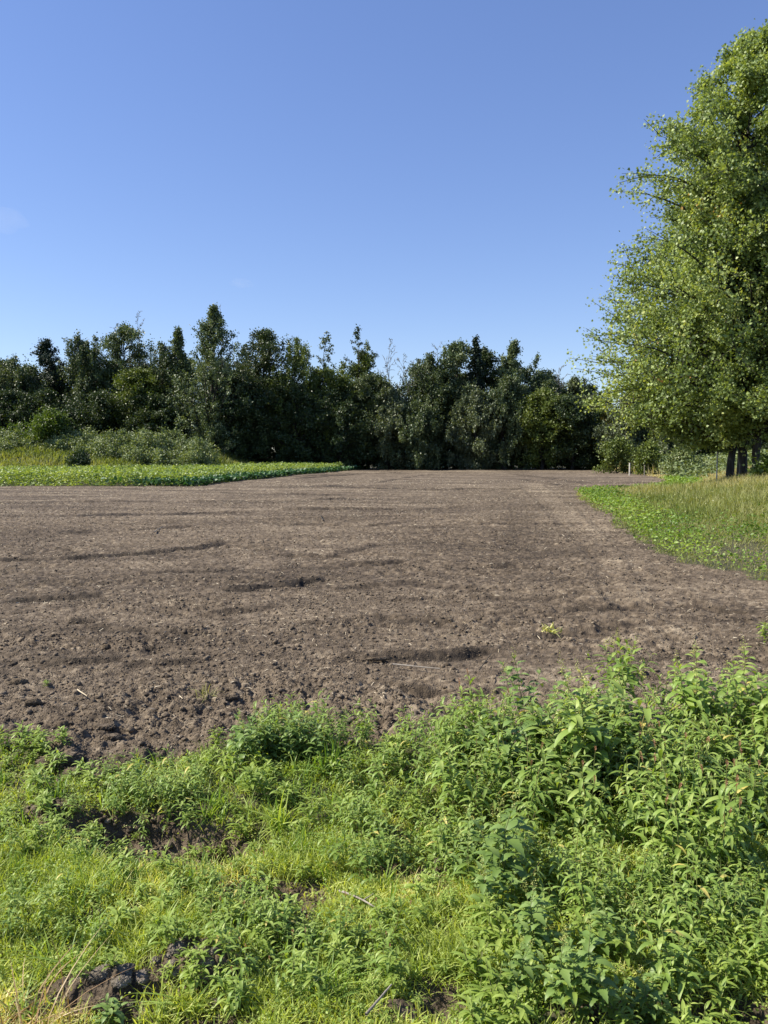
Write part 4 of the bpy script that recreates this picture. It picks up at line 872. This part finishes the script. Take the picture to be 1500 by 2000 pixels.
for g_, nm, mt in ((g, "foliage", LM['bramble']), (gt, "stems", M_BARKD)):
    for i_ in range(len(g_.v)): g_.v[i_] = g_.v[i_] - np.array(root.location, np.float32)
    g_.build(nm, mt, root)
# scrub bushes on the bank front and right of the field
for px, top, wd, mt, Y, lab in ((155, 888, 40, 'dark', 68, "small dark bush low on the bank grass"), (310, 886, 60, 'bramble', 74, "low bramble clump in front of the thicket's right end"), (385, 880, 60, 'bush', 80, "leafy bush at the right end of the bank"),
    (1205, 862, 60, 'olive', 74, "leafy elder bush at the left end of the right scrub"), (1262, 870, 50, 'olive', 68, "leafy bush behind the white stake"), (1330, 880, 60, 'bramble', 60, "bramble bush in the scrub left of the pole"), (1512, 905, 40, 'bush', 33, "leafy green bush right of the maple trunks")):
    tree("scrub_bush", px, top, wd, 'shrub', mt, Y, lab, "bush", "bushes beside the field", ls=.15 if Y < 40 else .19)

# ------------------------------------------------------------------ the big maples at the right
ENV_Z = [2.3, 3.0, 4.2, 5.5, 7, 9.5, 11.2, 14, 16.4, 19.3, 21]; ENV_R = [2.2, 4.9, 6.2, 6.5, 6.5, 6.0, 5.6, 4.6, 3.3, 1.6, .4]
def maple(px, Y, top, sector, nb, lean, label, seed, sc_r=1.0, tr=.3):
    r = np.random.default_rng(seed); x, zt = at(px, top, Y); gz = Hs(x, Y); h = zt - gz
    env = lambda t: float(np.interp(t * h + gz, ENV_Z, ENV_R)) * sc_r
    gt, gl = grow(r, h, env, z0=.135, nb=nb, rise=.42, sub=15, lp=56, ls=.112, spread=.18, wisps=.14, tw=1.9, trunk_r=tr, lean=lean, sector=sector, tpl=(T_MAP, F_MAP), inner=.38, zpow=.95, bark_twigs=True, limb_lo=.9, tintvar=.5)
    root = empty("maple_tree", (x, Y, gz)); tag(root, label, "tree", "maples at the right edge")
    gt.build("trunk", M_BARK, root, smooth=True); gl.build("crown", M_MAPLE, root)
maple(1442, 38, 330, (1.6, 4.9), 195, (1.6, .3), "big maple with the dark leaning left trunk and far-reaching left branches", 501, .94, .16)
maple(1474, 37, 72, (0, 6.283), 235, (.3, .5), "tallest big maple with the straight pale middle trunk", 502, .93, .19)
maple(1504, 36, 200, (-1.6, 2.0), 70, (1.3, 0), "big maple with the pale right-leaning trunk at the edge", 503, .88, .17)

# ------------------------------------------------------------------ stakes
def stake(px, ybot, ytop, r, Y, label, mat=M_STAKE, name="wooden_stake", lean=0):
    x, zt = at(px, ytop, Y); z = Hs(x, Y); h = zt - z; g = Geo()
    tube(g, [[0, 0, -.1], [lean * .5, 0, h * .5], [lean, 0, h - .02]], [r, r, r * .95], 8); g.add([[lean + r * .9 * math.cos(a), r * .9 * math.sin(a), h - .02] for a in np.arange(8) * math.pi / 4] + [[lean, 0, h]], [[(i, (i + 1) % 8, 8) for i in range(8)]], .6)
    o = g.build(name, mat); o.location = (x, Y, z); tag(o, label, "stake", "stakes round the field")
stake(1230, 917, 904, .06, 66, "short white stake at the far right soil edge")
stake(1259, 920, 908, .04, 64, "short brown stake right of the white one", M_WOOD)
stake(1402, 925, 852, .035, 40, "tall thin pale pole left of the maple trunks", M_STAKE, "thin_pole")
stake(750, 912, 897, .05, 95, "grey stake by the tree line left of centre", M_WOOD)
stake(920, 912, 899, .05, 95, "grey stake by the tree line right of centre", M_WOOD)
stake(591, 905, 895, .05, 94.5, "grey stake behind the left half of the crop strip", M_WOOD)
stake(645, 905, 895, .05, 95, "grey stake behind the right half of the crop strip", M_WOOD)

# ------------------------------------------------------------------ two faint wisps of cloud
m, n_, o_ = nodes("thin_cloud"); pv = N(n_, "ShaderNodeVolumePrincipled"); pv.inputs["Color"].default_value = (1, 1, 1, 1); pv.inputs["Density"].default_value = .0006
n_.links.new(pv.outputs[0], o_.inputs["Volume"])
for px, py, sx, sz, lab in ((14, 428, 70, 45, "faint wisp of cloud at the left edge of the sky"), (472, 553, 40, 12, "tiny faint wisp of cloud above the left trees")):
    Y = 3000; x, z = at(px, py, Y); v, f = ico(3); v = v * np.array([sx, 60, sz]) * (1 + .15 * np.sin(v @ np.array([3, 1, 5.])))[:, None]
    g = Geo(); g.add(v, [f]); o = g.build("cloud", m, smooth=True); o.location = (x, Y, z); tag(o, lab, "cloud", "wisps of cloud")
